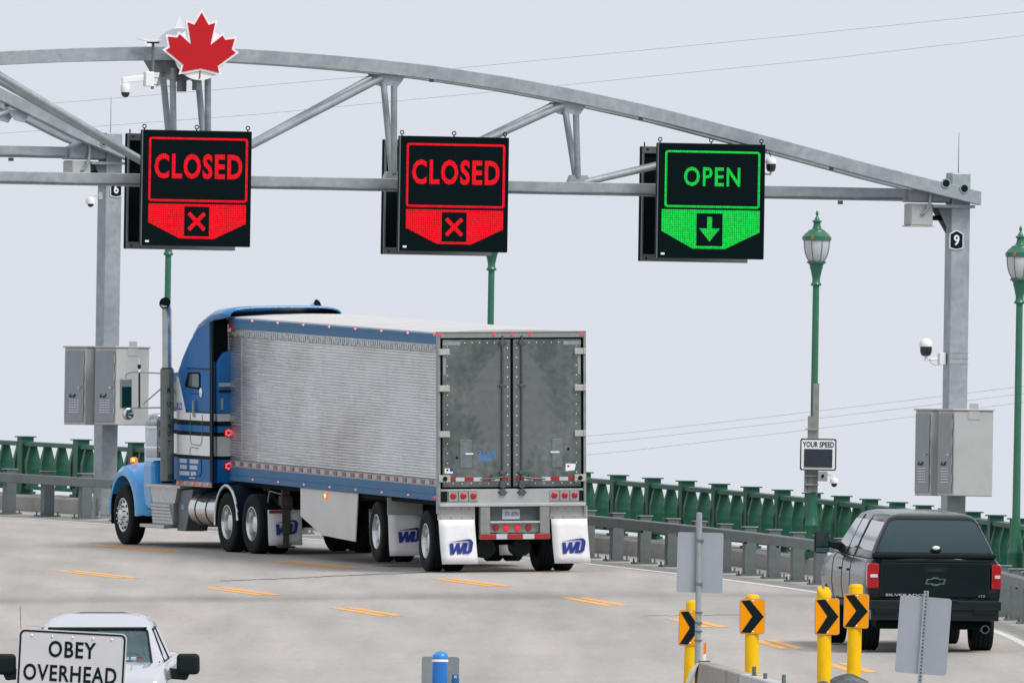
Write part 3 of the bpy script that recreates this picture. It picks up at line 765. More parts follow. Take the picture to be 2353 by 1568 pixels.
q, u, z = bullet(G1, 2127, 795, 0, 'white dome camera on a bracket low on the column numbered 9', 0)
MB().tube([(0, 0, -.22), (.10, 0, -.215), (.24, 0, -.20)], .022, 8).build('arm', whitep, q)
MB().bx(.22, .33, -.07, .07, -.30, -.10).build('mount_block', whitep, q, bev=.01)
MB().tube([(.06, -.03, -.20), (.08, -.03, -.27), (.16, -.03, -.31), (.24, -.03, -.29)], .008, 6).build('cable', cabp, q)
for zz in (-.10, -.19, -.28):
    MB().bx(-u - .169, -u + .169, -.17, -.1665, zz - .006, zz + .006).build('strap', alud, q)
q, u, z = bullet(G1, 1771, 376, -.45, 'white and black dome camera peeking out right of the OPEN sign', 0, sc_=.82)
MB().tube([(0, 0, -.22), (-.15, .1, -.20), (-.3, .30, -.22)], .02, 8).build('arm', whitep, q)
MB().tube([(-.10, .2, .30), (-.02, .1, .27), (0, .02, .13)], .008, 6).build('cable', tealblk, q)
q, u, z = bullet(G2, 208, 466, 0, 'small white dome camera on the left column below the far gantry', 0, up=False, sc_=.85)
MB().tube([(.0, 0, .11), (.05, 0, .17), (.16, 0, .16), (.26, 0, .18)], .02, 8).build('arm', whitep, q)
MB().bx(.22, .32, -.06, .06, .08, .24).build('mount_block', whitep, q, bev=.01)

# ------------------------------------------------------------------ speed display on the third lamp
ly, lb = lampY[2]
SF = frame(lb, heading(ly) * .0 + R(3), False)
gi2 = SF.inverted()
def sfx(px, py, v):
    o = gi2 @ CAM; d = gi2.to_3x3() @ ray(px, py); t = (v - o.y) / d.y; p = o + d * t; return p.x, p.z
x0, z0_ = sfx(1837, 1079.5, -.25); x1, z1 = sfx(1922, 1007, -.25)
sp = thing('speed_sign', SF @ Matrix.Translation(((x0 + x1) / 2, -.25, z0_)), 'white sign reading YOUR SPEED with a dark display on the lamp post', 'sign')
W_, H_ = x1 - x0, z1 - z0_
MB().prism(rrect(-W_ / 2, W_ / 2, 0, H_, .035), 'y', .0, .06).build('panel', whitep, sp)
ring_xz(MB(), rrect(-W_ / 2 + .004, W_ / 2 - .004, .004, H_ - .004, .035), rrect(-W_ / 2 + .022, W_ / 2 - .022, .022, H_ - .022, .03), -.004, -.0005).build('border', tealblk, sp)
word('YOUR SPEED', -W_ * .43, W_ * .43, H_ * .725, H_ * .90, -.0005, tealblk, sp, bold=.02)
MB().bx(-W_ * .385, W_ * .385, -.012, -.0005, H_ * .10, H_ * .67).build('display', M('off_display', (.022, .03, .042), .35, 0, .25, 30), sp)
woodm = M('weathered_bracket', (.24, .255, .24), .6, .2, .2, 8)
for (pa, pb, ya, yb, v) in ((1868, 1878, 880, 1130, -.12), (1856, 1864, 955, 1130, -.12), (1848, 1856, 1075, 1130, -.12)):
    a, zt_ = sfx(pa, ya, v); b, zl_ = sfx(pb, yb, v); cxm = (x0 + x1) / 2
    MB().bx(a - cxm, b - cxm, v + .25, v + .30, zl_ - z0_, zt_ - z0_).build('mount_post', woodm, sp)
for py in (985, 1092, 1112):
    a, zz = sfx(1850, py, -.14); b, _ = sfx(1880, py, -.14); MB().bx(a - (x0 + x1) / 2, b - (x0 + x1) / 2, .085, .115, zz - z0_ - .012, zz - z0_ + .012).build('strap', alud, sp)
xc, zc_ = sfx(1916, 1107, -.2)
c = thing('security_camera', SF @ Matrix.Translation((xc, -.2, zc_)) @ Matrix.Diagonal((.85, .85, .85, 1)), 'small white dome camera under the speed sign', 'camera', 'security cameras')
MB().lathe([(.078, -.02), (.084, .03), (.07, .07), (.02, .09)], 18).build('hood', whitep, c, True); MB().sphere((0, 0, -.035), .062).build('dome', domeg, c, True)
MB().tube([(0, 0, .08), (-.02, 0, .13), (-.14, 0, .15)], .018, 8).build('arm', whitep, c)
MB().bx(-.33, -.14, -.07, .07, .02, .22).build('housing', alud, c, bev=.01)
MB().bx(-.26, -.21, -.085, -.071, .09, .15).build('lens', tealblk, c)

# ------------------------------------------------------------------ overhead lines far behind
wm = M('power_line_wire', (.55, .56, .60), .8)  # distance haze is put into the pale wire colour
wl_ = [([(-60, 252), (500, 206), (1090, 153), (1800, 84), (2420, 20)], 'upper power line crossing the sky above the gantry'), ([(-60, 311), (600, 262), (1340, 191), (1900, 135), (2420, 74)], 'lower of the two power lines crossing the upper sky'),
       ([(1100, 1022), (1450, 992), (1760, 957), (2050, 923), (2420, 878)], 'top wire of three beside the right column'), ([(1100, 1042), (1450, 1009), (1760, 974), (2050, 940), (2420, 895)], 'middle wire of three beside the right column'), ([(1100, 1068), (1450, 1034), (1760, 998), (2050, 962), (2420, 914)], 'lowest wire of three beside the right column')]
for i, (pts, lab) in enumerate(wl_):
    P_ = []
    for (xa, ya), (xb, yb) in zip(pts, pts[1:]):
        for k in range(6): P_.append(at(xa + (xb - xa) * k / 6, ya + (yb - ya) * k / 6, 620 + i * 9))
    P_.append(at(*pts[-1], 620 + i * 9))
    tag(MB().tube(P_, .015, 5).build('power_line', wm), lab, 'power line', 'power lines across the sky')

# ------------------------------------------------------------------ truck wheels
def tyre_mesh(Rr, w_, rin, name='tyre'):
    h = w_ / 2
    prof = [(rin, -h * .80), (rin + .03, -h * .93), (Rr - .09, -h), (Rr - .03, -h * .96), (Rr - .008, -h * .85), (Rr, -h * .75)]
    for g in (-.45, 0, .45): prof += [(Rr, (g - .07) * h), (Rr - .012, (g - .06) * h), (Rr - .012, (g + .06) * h), (Rr, (g + .07) * h)]
    prof += [(Rr, h * .75), (Rr - .008, h * .85), (Rr - .03, h * .96), (Rr - .09, h), (rin + .03, h * .93), (rin, h * .80)]
    return MB().lathe(prof, 40, ax='x', cap=False)
alw = M('polished_wheel', (.66, .68, .69), .2, .9, .08, 6)
def wheel(parent, x, y, z, side, style, Rr=.52, w_=.28, name='wheel'):
    # side: -1 = left of the vehicle (outer face towards -x)
    pv = pivot(name, parent, Matrix.Translation((x, y, z)) @ Matrix.Rotation(random.uniform(0, 6), 4, 'X'))
    tyre_mesh(Rr, w_, .285).build('tyre', rub, pv, True)
    o = side * w_ / 2
    if style == 'deep':
        pr = [(.292, o * .84), (.298, o * .94), (.285, o * .96), (.268, o * .7), (.262, -o * .35), (.235, -o * .55), (.16, -o * .5), (.15, -o * .45), (.148, o * .35), (.13, o * .55), (.08, o * .6), (.003, o * .6)]
        MB().lathe(pr, 32, ax='x', cap=False).build('rim', alw, pv, True)
        m = MB()
        for k in range(10):
            a = 2 * math.pi * k / 10; m.cyl((-o * .48, .20 * math.cos(a), .20 * math.sin(a)), (-o * .1, .20 * math.cos(a), .20 * math.sin(a)), .018, n=8)
        m.build('lug_nut', chrome, pv, kind='stuff')
    elif style == 'steer':
        pr = [(.292, o * .84), (.298, o * .95), (.285, o * .97), (.272, o * .8), (.262, o * .75), (.235, o * .92), (.19, o * .98), (.13, o * 1.02), (.112, o * 1.08), (.098, o * 1.32), (.07, o * 1.42), (.003, o * 1.44)]
        MB().lathe(pr, 32, ax='x', cap=False).build('rim', alw, pv, True)
        m = MB()
        for k in range(10):
            a = 2 * math.pi * k / 10; c, s = math.cos(a), math.sin(a)
            m.cyl((o * .96, .165 * c, .165 * s), (o * 1.45, .165 * c, .165 * s), .020, .015, 8)
        m.build('lug_nut', chrome, pv, kind='stuff')
        m = MB()
        for k in range(10):
            a = 2 * math.pi * (k + .5) / 10; c, s = math.cos(a), math.sin(a)
            m.cyl((o * .88, .235 * c, .235 * s), (o * .975, .235 * c, .235 * s), .024, n=10)
        m.build('hand_hole', blk, pv, kind='stuff')
    elif style == 'inner':
        MB().lathe([(.285, -w_ * .4), (.25, -.02), (.05, -.02), (.05, .02), (.25, .02), (.285, w_ * .4)], 24, ax='x', cap=False).build('rim', dark, pv, True)
    elif style == 'plain':
        pr = [(.285, o * .8), (.27, o * .9), (.25, o * .7), (.10, o * .75), (.08, o * .95), (.003, o)]
        MB().lathe(pr, 24, ax='x', cap=False).build('rim', alud, pv, True)
    return pv
def dual(parent, y, z, xo=1.13, deep=True, lift=0):
    for s in (-1, 1):
        wheel(parent, s * xo, y, z + lift, s, 'deep'); wheel(parent, s * (xo - .34), y, z + lift, s, 'inner')
    MB().cyl((-xo + .2, y, z + lift), (xo - .2, y, z + lift), .075, n=12).build('axle', blk, parent)

def WD(parent, x0, x1, z0, z1, y, mw=None):             # blue flap initials: slanted W and D under a speed bar
    W_, H_ = x1 - x0, z1 - z0
    def T(p): return [(x0 + (u + .05 * v) * W_ * .93, z0 + (v + .09 * u) * H_ * .92) for u, v in p]
    m = MB()
    m.prism(T([(.05, .78), (.12, 0), (.27, 0), (.36, .36), (.40, 0), (.55, 0), (.74, .78), (.60, .78), (.50, .34), (.47, .78), (.34, .78), (.25, .34), (.20, .78)]), 'y', y - .004, y)
    dd = [(.62, .0), (.86, .0), (.97, .12), (1.0, .30), (1.0, .72), (.93, .95), (.80, 1.02), (.0, .88), (.80, .90), (.86, .86), (.87, .30), (.83, .17), (.76, .17), (.82, .70), (.68, .70)]
    m.prism(T([(.60, 0), (.88, 0), (.99, .14), (1.02, .74), (.94, .96), (.82, 1.02), (0, .87), (.78, .88), (.86, .80), (.855, .30), (.82, .18), (.76, .18), (.80, .74), (.69, .74)]), 'y', y - .004, y)
    o = m.build('lettering', bluei, parent)
    if mw is not None: o.matrix_local = mw
    return o
def flap(parent, xc, y, ztop, zbot, w_, mw_extra=None, tape=False, sway=(0, 0)):
    g = 6; m = MB(); ra, rb = [], []
    P = [[(xc + (i / 4 - .5) * w_ + sway[0] * (1 - j / g) ** 1.4, y - sway[1] * (1 - j / g) ** 1.5 + .008 * math.sin(i * 1.9 + j), zbot + (ztop - zbot) * j / g) for i in range(5)] for j in range(g + 1)]
    for a, b in zip(P, P[1:]): m.strip(a, b)
    bmesh.ops.remove_doubles(m.b, verts=m.b.verts, dist=.0005)
    f = m.build('mud_flap', whitep, parent, True, solid=.01)
    return f

# ------------------------------------------------------------------ trailer
TA = math.asin(.232)
TP = deck(1176, 1314)
tr = thing('semi_trailer', frame(TP, TA), 'long ribbed silver refrigerated trailer with blue rails and grey rear doors', 'trailer')
L, HW, ZB, ZT = 16.15, 1.295, 1.22, 4.08
ribm = M('stainless_ribs', (.72, .735, .75), .24, .86, .12, 1.1, bump=.3, stretch=(1, .5, 1), dirt=((.46, .42, .40), .65, .5))
# ribbed side sheets: horizontal corrugation, one panel every 1.2 m
RZ0, RZ1, NR = 1.58, 3.74, 43
def side_panel(y0, y1, s):
    prof = []
    p = (RZ1 - RZ0) / NR
    for k in range(NR):
        z = RZ0 + k * p
        prof += [(0, z), (.010, z + p * .10), (.021, z + p * .30), (.025, z + p * .52), (.021, z + p * .74), (.010, z + p * .92)]
    prof.append((0, RZ1))
    bow = .003; ys = [y0, y0 + .02, (y0 + y1) / 2, y1 - .02, y1 - .003]
    m = MB()
    rails = [[(s * (HW - .028 + d + (bow * random.uniform(.0, 1) if 0 < i < 4 else -.006)), y, z) for d, z in prof] for i, y in enumerate(ys)]
    for a, b in zip(rails, rails[1:]): m.strip(a, b)
    bmesh.ops.remove_doubles(m.b, verts=m.b.verts, dist=.0004)
    return m.build('side_panel', ribm, tr)
n = 13
for i in range(n):
    for s in (-1, 1): side_panel(.14 + (L - .2) * i / n, .14 + (L - .2) * (i + 1) / n, s)
MB().bx(-HW + .03, HW - .03, .12, L - .02, ZB + .02, ZT - .03).build('body', M('trailer_core', (.35, .36, .36), .6), tr)
for s in (-1, 1):
    m = MB(); m.bx(s * (HW - .04), s * HW, .10, L, ZB, ZB + .245); m.bx(s * (HW - .03), s * (HW + .010), .10, L, ZB + .11, ZB + .135); m.build('bottom_rail', bluer, tr, bev=.006)
    m = MB(); m.bx(s * (HW - .04), s * (HW + .002), .10, L, 3.875, 4.055); m.bx(s * (HW - .04), s * (HW + .008), .10, L, 4.0, 4.02); m.build('top_rail', bluer, tr, bev=.006)
    MB().bx(s * (HW - .03), s * (HW - .006), .10, L, ZB + .2455, RZ0).build('tape_band', alud, tr)
    # riveted header band
    m = MB(); m.bx(s * (HW - .03), s * (HW - .004), .10, L, RZ1, 3.8745); m.build('header_band', M('header_stainless', (.42, .44, .44), .32, .8, .3, 6), tr)
    m = MB()
    for k in range(96): m.box((s * HW, .2 + k * (L - .3) / 96, 3.80 + .02 * random.uniform(-1, 1)), (.02, .05 + .05 * random.random(), .05 + .03 * random.random()), Matrix.Rotation(random.uniform(-.5, .5), 3, 'X'))
    m.build('rivet_row', M('rivets', (.58, .60, .60), .3, .8, .3, 15), tr, kind='stuff')
for k in range(24):
    y = .45 + k * .655
    MB().bx(-HW + .0065 - .0105, -HW + .0055, y - .10, y + .10, 1.49, 1.56).build('red_reflector', M('side_reflector_red', (.30, .06, .06), .4, var=.2, scale=20), tr)
    MB().bx(-HW + .0065 - .0105, -HW + .0055, y + .16, y + .46, 1.49, 1.56).build('white_reflector', M('side_reflector_white', (.40, .42, .42), .4), tr)
def marker(p, mt, r=.026, nm='marker_lamp'):
    MB().sphere(p, r, (1, 1.3, .8), 10).build(nm, mt, tr, True)
for i in range(9):
    y = .16 + i * 1.97
    marker((-HW - .012, y, 4.035), pinkl if i else redlit, .024); marker((-HW - .012, y, ZB + .06), pinkl if i else redlit, .020)
# maker's badge at the front top corner
m = MB(); m.prism([(L - .06, 3.99), (L - .80, 3.98), (L - .62, 3.80), (L - .06, 3.80)], 'x', -HW - .009, -HW - .0025); m.build('badge', M('badge_red', (.30, .05, .065), .5), tr)
m = MB(); m.prism([(L - .12, 3.88), (L - .52, 3.88), (L - .48, 3.815), (L - .14, 3.82)], 'x', -HW - .014, -HW - .0095); m.prism([(L - .26, 3.94), (L - .38, 3.94), (L - .36, 3.885), (L - .28, 3.885)], 'x', -HW - .014, -HW - .0095); m.build('badge_mark', whitep, tr)
# roof with slight crown and bows
m = MB(); rg = []
for i in range(28):
    y = .08 + (L - .08) * i / 27
    c = .012 if i % 2 else 0
    rg.append([(-HW + .01, y, ZT - .03), (-HW + .02, y, ZT), (-.6, y, ZT + .035 + c), (0, y, ZT + .045 + c), (.6, y, ZT + .035 + c), (HW - .02, y, ZT), (HW - .01, y, ZT - .03)])
m.loft(rg).build('roof', M('roof_white', (.56, .55, .535), .6, 0, .08, 1.5, dirt=((.43, .41, .39), .5, 1)), tr, True)
MB().bx(.15, .95, L - .02, L + .36, 2.0, 3.9).build('reefer_unit', whitep, tr, bev=.06)
MB().bx(-HW + .002, HW - .002, L - .025, L + .002, ZB, ZT - .03).build('front_wall', alu, tr)
for s in (-1, 1): MB().bx(*sorted((s * (HW - .05), s * (HW + .003))), L - .28, L + .006, RZ0 - .02, 3.872).build('corner_post', M('corner_aluminium', (.40, .41, .41), .45, .4, .15, 5), tr, bev=.01)
# rear frame
frm = M('rear_frame_steel', (.30, .325, .31), .45, .45, .15, 5)
m = MB(); m.bx(-HW, -HW + .045, -.03, .12, 1.0, 4.07); m.build('rear_post', frm, tr, bev=.006)
m = MB(); m.bx(HW - .045, HW, -.03, .12, 1.0, 4.07); m.build('rear_post', frm, tr, bev=.006)
m = MB(); m.bx(-HW + .045, HW - .045, -.025, .12, 3.985, 4.07); m.bx(-HW, HW, -.035, .12, 4.0705, 4.095); m.build('header', frm, tr, bev=.005)
m = MB(); m.bx(-HW + .045, HW - .045, -.02, .12, 1.18, 1.42); m.build('sill', M('sill_stainless', (.50, .51, .51), .38, .6, .10, 3), tr, bev=.005)
m = MB(); m.bx(-HW + .02, HW - .02, -.08, .12, 1.125, 1.179); m.build('bumper_ledge', M('ledge_steel', (.56, .57, .57), .4, .5, .12, 4), tr, bev=.006)
MB().bx(-HW + .045, HW - .045, .02, .10, 1.42, 3.985).build('door_seal', blk, tr)
doorm = bpy.data.materials.new('swirled_aluminium_door'); doorm.use_nodes = True
t_ = doorm.node_tree; b_ = t_.nodes['Principled BSDF']; b_.inputs['Metallic'].default_value = .8; b_.inputs['Roughness'].default_value = .42
tc = t_.nodes.new('ShaderNodeTexCoord'); mp = t_.nodes.new('ShaderNodeMapping'); mp.inputs['Rotation'].default_value = (0, R(45), 0)
t_.links.new(tc.outputs['Object'], mp.inputs[0])
ck = t_.nodes.new('ShaderNodeTexChecker'); ck.inputs['Scale'].default_value = 7; t_.links.new(mp.outputs[0], ck.inputs['Vector'])
n1 = t_.nodes.new('ShaderNodeTexNoise'); n1.inputs['Scale'].default_value = 1.1; n1.inputs['Detail'].default_value = 5; t_.links.new(tc.outputs['Object'], n1.inputs['Vector'])
n2 = t_.nodes.new('ShaderNodeTexNoise'); n2.inputs['Scale'].default_value = 9; n2.inputs['Detail'].default_value = 7; t_.links.new(tc.outputs['Object'], n2.inputs['Vector'])
cr = t_.nodes.new('ShaderNodeValToRGB'); cr.color_ramp.elements[0].position = .34; cr.color_ramp.elements[1].position = .66
cr.color_ramp.elements[0].color = (.105, .125, .12, 1); cr.color_ramp.elements[1].color = (.20, .215, .21, 1); t_.links.new(n1.outputs[0], cr.inputs[0])
m1 = t_.nodes.new('ShaderNodeMixRGB'); m1.blend_type = 'MULTIPLY'; m1.inputs[0].default_value = .55; t_.links.new(cr.outputs[0], m1.inputs[1]); t_.links.new(n2.outputs[0], m1.inputs[2])
m2 = t_.nodes.new('ShaderNodeMixRGB'); m2.blend_type = 'MULTIPLY'; m2.inputs[0].default_value = .10; t_.links.new(m1.outputs[0], m2.inputs[1]); t_.links.new(ck.outputs[0], m2.inputs[2])
m3 = t_.nodes.new('ShaderNodeMixRGB'); m3.blend_type = 'MULTIPLY'; m3.inputs[0].default_value = 1; m3.inputs[2].default_value = (1.6, 1.65, 1.65, 1); t_.links.new(m2.outputs[0], m3.inputs[1])
sx = t_.nodes.new('ShaderNodeSeparateXYZ'); t_.links.new(tc.outputs['Object'], sx.inputs[0])
def mth(op, a, b=None):
    q = t_.nodes.new('ShaderNodeMath'); q.operation = op
    for i, v in enumerate((a, b)):
        if v is None: continue
        if isinstance(v, (int, float)): q.inputs[i].default_value = v
        else: t_.links.new(v, q.inputs[i])
    return q.outputs[0]
ax_ = mth('ABSOLUTE', sx.outputs['X']); zz = mth('SUBTRACT', sx.outputs['Z'], 2.85)
wd = mth('ADD', mth('MULTIPLY', mth('COSINE', mth('MULTIPLY', zz, 1.9)), .38), .36)          # worn, dulled middle of each door
wv = mth('MULTIPLY', mth('SINE', mth('MULTIPLY', mth('ADD', ax_, sx.outputs['Z']), 34.0)), .05)
fa = t_.nodes.new('ShaderNodeMapRange'); fa.interpolation_type = 'SMOOTHSTEP'; fa.inputs[1].default_value = -.07; fa.inputs[2].default_value = .09
t_.links.new(mth('ADD', mth('SUBTRACT', wd, ax_), mth('ADD', wv, mth('MULTIPLY', mth('SUBTRACT', n1.outputs[0], .5), .4))), fa.inputs[0])
m4 = t_.nodes.new('ShaderNodeMixRGB'); m4.blend_type = 'MIX'; m4.inputs[2].default_value = (.215, .23, .23, 1)
t_.links.new(mth('MULTIPLY', fa.outputs[0], .75), m4.inputs[0]); t_.links.new(m3.outputs[0], m4.inputs[1])
t_.links.new(m4.outputs[0], b_.inputs['Base Color'])
rr = t_.nodes.new('ShaderNodeMapRange'); rr.inputs[3].default_value = .28; rr.inputs[4].default_value = .6; t_.links.new(n2.outputs[0], rr.inputs[0]); t_.links.new(rr.outputs[0], b_.inputs['Roughness'])
bpn = t_.nodes.new('ShaderNodeBump'); bpn.inputs['Strength'].default_value = .25; bpn.inputs['Distance'].default_value = .01; t_.links.new(ck.outputs[0], bpn.inputs['Height']); t_.links.new(bpn.outputs[0], b_.inputs['Normal'])
lmet = M('latch_steel', (.10, .13, .135), .4, .5, .2, 9); hingm = M('hinge_casting', (.46, .46, .43), .5, .2, .12, 8)
for s in (-1, 1):
    xa, xb = sorted((s * .022, s * (HW - .085)))
    d = MB().bx(xa, xb, -.012, .02, 1.455, 3.955).build('door', doorm, tr, bev=.006)
    m = MB()
    xin = s * .075 if s < 0 else s * .085
    for z in [1.5 + .165 * k for k in range(15)]: m.sphere((xin, -.014, z), .013, (1, .5, 1), 8); m.sphere((s * (HW - .17), -.014, z + .03), .011, (1, .5, 1), 8)
    for k in range(7): m.sphere((s * (.30 + .13 * k), -.014, 3.90), .011, (1, .5, 1), 8); m.sphere((s * (.25 + .155 * k), -.014, 1.515), .011, (1, .5, 1), 8)
    m.build('rivet', M('bright_rivet', (.75, .76, .75), .3, .6), d, True, kind='stuff')
    xr = s * .168
    m = MB(); m.cyl((xr, -.045, 1.36), (xr, -.045, 4.02), .017, n=10); m.build('lock_rod', lmet, d)
    for z, h in ((3.90, .09), (3.175, .045), (1.70, .07), (1.50, .12), (1.36, .10)):
        m = MB(); m.bx(xr - .05, xr + .05, -.062, -.0125, z - h / 2, z + h / 2); m.bx(xr - .085, xr + .085, -.03, -.0125, z - .018, z + .018); m.build('rod_guide', lmet, d, bev=.008)
    m = MB(); m.tube([(xr, -.07, 1.62), (xr + s * .16, -.08, 1.60), (xr + s * .40, -.07, 1.585)], .016, 8); m.bx(xr + s * .16 - .04, xr + s * .16 + .04, -.06, -.0125, 1.60, 1.67); m.build('latch_handle', lmet, d)
    for z in (3.75, 3.13, 2.355):
        m = MB(); xh = s * (HW - .105); m.bx(xh - .10, xh + .10, -.055, -.031, z - .052, z + .052); m.cyl((s * (HW - .035), -.05, z - .052), (s * (HW - .035), -.05, z + .052), .022, n=10); m.build('hinge', hingm, d, bev=.006)
    m = MB(); xh = s * (HW - .11); m.bx(xh - .10, xh + .10, -.06, -.031, 1.54, 1.66); h = m.build('hinge', hingm, d, bev=.006)
    MB().cyl((s * (HW - .115), -.085, 1.60), (s * (HW - .115), -.0605, 1.60), .038, n=14).build('bump_stop', tealblk, h)
    # patch plates
    for x0_, x1_, z0_, z1_ in ((.90, 1.205, 3.86, 3.925), (1.15, 1.20, 3.36, 3.70)):
        MB().bx(*sorted((s * x0_, s * x1_)), -.018, -.0125, z0_, z1_).build('patch_plate', M('patch_aluminium', (.30, .35, .36), .45, .4), d)
    xp = (-.905, -.70) if s < 0 else (.70, .885)
    m = MB(); m.bx(xp[0], xp[1], -.022, -.0125, 1.78, 2.26); m.build('vent_plate', M('vent_plate_metal', (.24, .28, .285), .35, .75, .3, 6), d, bev=.004)
    m = MB(); zz = 2.02 if s < 0 else 2.04; m.bx(xp[0] + .09 if s < 0 else xp[0] - .03, xp[1] + .02 if s < 0 else xp[1] - .06, -.035, -.0225, zz - .012, zz + .012); m.build('vent_handle', whitep, d)
    MB().sphere((s * .96 if s < 0 else .985, -.014, 1.955 if s < 0 else 2.09), .024, (1, .5, 1), 10).build('dark_knob', tealblk, d)
    # conspicuity tape across the door foot
    x = .06; red = True
    while x < HW - .24:
        x2 = min(x + .15, HW - .22)
        MB().bx(*sorted((s * x, s * x2)), -.0165, -.0125, 1.555, 1.62).build('red_tape' if red else 'white_tape', redtape if red else whtape, d)
        x = x2 + .004; red = not red
word('2154', -.605, -.285, 1.955, 2.075, -.0128, M('door_number_blue', (.03, .22, .62), .5), tr, 'door_number', .012)
MB().prism([(-.555, 1.93), (-.35, 1.93), (-.40, 1.885), (-.43, 1.905), (-.45, 1.86), (-.47, 1.905), (-.50, 1.885)], 'y', -.0165, -.0125).build('door_crest', MATS['door_number_blue'], tr)
m = MB(); m.bx(-1.175, -1.035, -.0165, -.0125, 1.69, 1.775); sk = m.build('sticker', whitep, tr)
MB().bx(-1.085, -1.035, -.0205, -.0168, 1.725, 1.775).build('sticker_print', bluei, sk); MB().cyl((-1.13, -.0205, 1.745), (-1.13, -.0168, 1.745), .018, n=10).build('sticker_mark', tealblk, sk)
m = MB(); m.prism([(.935, 1.715), (1.09, 1.73), (1.115, 1.83), (1.10, 1.84), (.94, 1.845)], 'y', -.0165, -.0125); sk = m.build('sticker', whitep, tr)
MB().bx(.965, 1.0, -.02, -.0168, 1.785, 1.815).build('sticker_mark', redl, sk)
for x in (-1.25, -.31, 0.005, .325, 1.22): MB().sphere((x, -.038, 4.045), .018, (1.5, .7, 1), 10).build('clearance_lamp', redlit, tr, True)
# tail lamp clusters
for s in (-1, 1):
    xs = (-1.03, -.855, -.68) if s < 0 else (.735, .915, 1.09)
    MB().bx(*sorted((s * 1.245, s * (xs[0] * s - s * 0 and 0 or (.61 if s < 0 else .665)))), -.026, -.0205, 1.205, 1.39).build('lamp_recess', M('recess_grey', (.16, .185, .18), .5), tr)
    MB().bx(*sorted((s * 1.245, s * (1.135 if s < 0 else 1.165))), -.031, -.0265, 1.205, 1.385).build('recess_panel', tealblk, tr)
    for x in xs:
        p = MB().bx(x - .078, x + .078, -.034, -.0265, 1.215, 1.375).build('lamp_plate', alud, tr, bev=.004)
        MB().sphere((x, -.036, 1.305), .056, (1, .35, 1), 18).build('tail_lamp', redl, p, True)
# underride guard, lamp panel, plate
gm = M('guard_steel', (.27, .285, .265), .5, .3, .15, 5)
for x in (-.48, .56): MB().bx(x - .085, x + .085, -.07, .06, .66, 1.1245).build('guard_post', gm, tr, bev=.008)
MB().bx(-.57, .65, -.075, .05, .565, .6595).build('guard_bar', gm, tr, bev=.008)
x = -.565
for wd_, mt, nm in ((.275, redtape, 'red_tape'), (.19, whtape, 'white_tape'), (.275, redtape, 'red_tape'), (.20, whtape, 'white_tape'), (.27, redtape, 'red_tape')):
    MB().bx(x, x + wd_ - .003, -.0795, -.0755, .57, .655).build(nm, mt, tr); x += wd_
MB().bx(-.385, .47, .0, .05, .68, .84).build('lamp_panel', gm, tr)
MB().bx(-.395, .475, -.075, .04, .8405, .875).build('guard_rail', M('ledge_steel', (1, 1, 1)), tr, bev=.005)
MB().bx(-.385, .47, .06, .10, .88, 1.12).build('crossmember', M('crossmember_steel', (.10, .13, .13), .6, .2, .3, 6), tr)
for i, x in enumerate((-.285, -.10, .095, .285)): MB().sphere((x, -.008, .76), .055, (1, .4, 1), 18).build('stop_lamp', redl if i in (0, 3) else M('red_lens_bright', (.6, .01, .015), .15, 0, .3, 40, coat=.5, emit=(1, .02, .03), es=.4), tr, True)
lp_ = MB().prism(rrect(-.16, .15, .905, 1.075, .02), 'y', .045, .053).build('licence_plate', M('plate_face', (.50, .53, .60), .4), tr)
word('37L-87N', -.115, .125, .955, 1.03, .0448, M('plate_blue', (.10, .13, .24), .5), lp_, bold=.01)
# mud flaps of the trailer
for s in (-1, 1):
    xc = s * .965 if s < 0 else 1.0
    MB().bx(xc - .325, xc + .325, .02, .04, .90, 1.12).build('flap_hanger', M('hanger_grey', (.42, .43, .42), .5, .2, .1, 5), tr)
    m = MB()
    for k in range(4): m.cyl((xc - .28 + .187 * k, .012, .935), (xc - .28 + .187 * k, .0195, .935), .014, n=8); m.cyl((xc - .2 + .14 * k, .012, 1.09), (xc - .2 + .14 * k, .0195, 1.09), .012, n=8)
    m.build('hanger_bolt', gm, tr)
    f = flap(tr, xc, .0, .905, .15, .63, sway=(.055, .03))
    WD(f, xc - .17, xc + .29, .31, .575, -.036)
for s in (-1, 1):
    xc = s * .965
    MB().bx(xc - .31, xc + .31, 3.82, 3.84, .90, 1.2).build('flap_hanger', MATS['hanger_grey'], tr)
    f = flap(tr, xc, 3.80, .90, .20, .61, sway=(.02, .04)); WD(f, xc - .17, xc + .27, .42, .68, 3.768)
# skirt panel under the left side
def skirt(s):
    m = MB().prism([(10.5, 1.218), (6.15, 1.218), (6.35, .38), (8.85, .43), (10.5, .72)], 'x', s * 1.255, s * 1.23).build('side_skirt', whited, tr, bev=.006)
    return m
skirt(-1); skirt(1)
MB().cyl((-1.262, 8.45, 1.12), (-1.29, 8.45, 1.12), .075, .06, 16).build('signal_lamp', amber, tr, True); MB().sphere((-1.29, 8.45, 1.125), .032, (.5, 1, 1), 10).build('signal_lamp_core', ambc, tr, True)
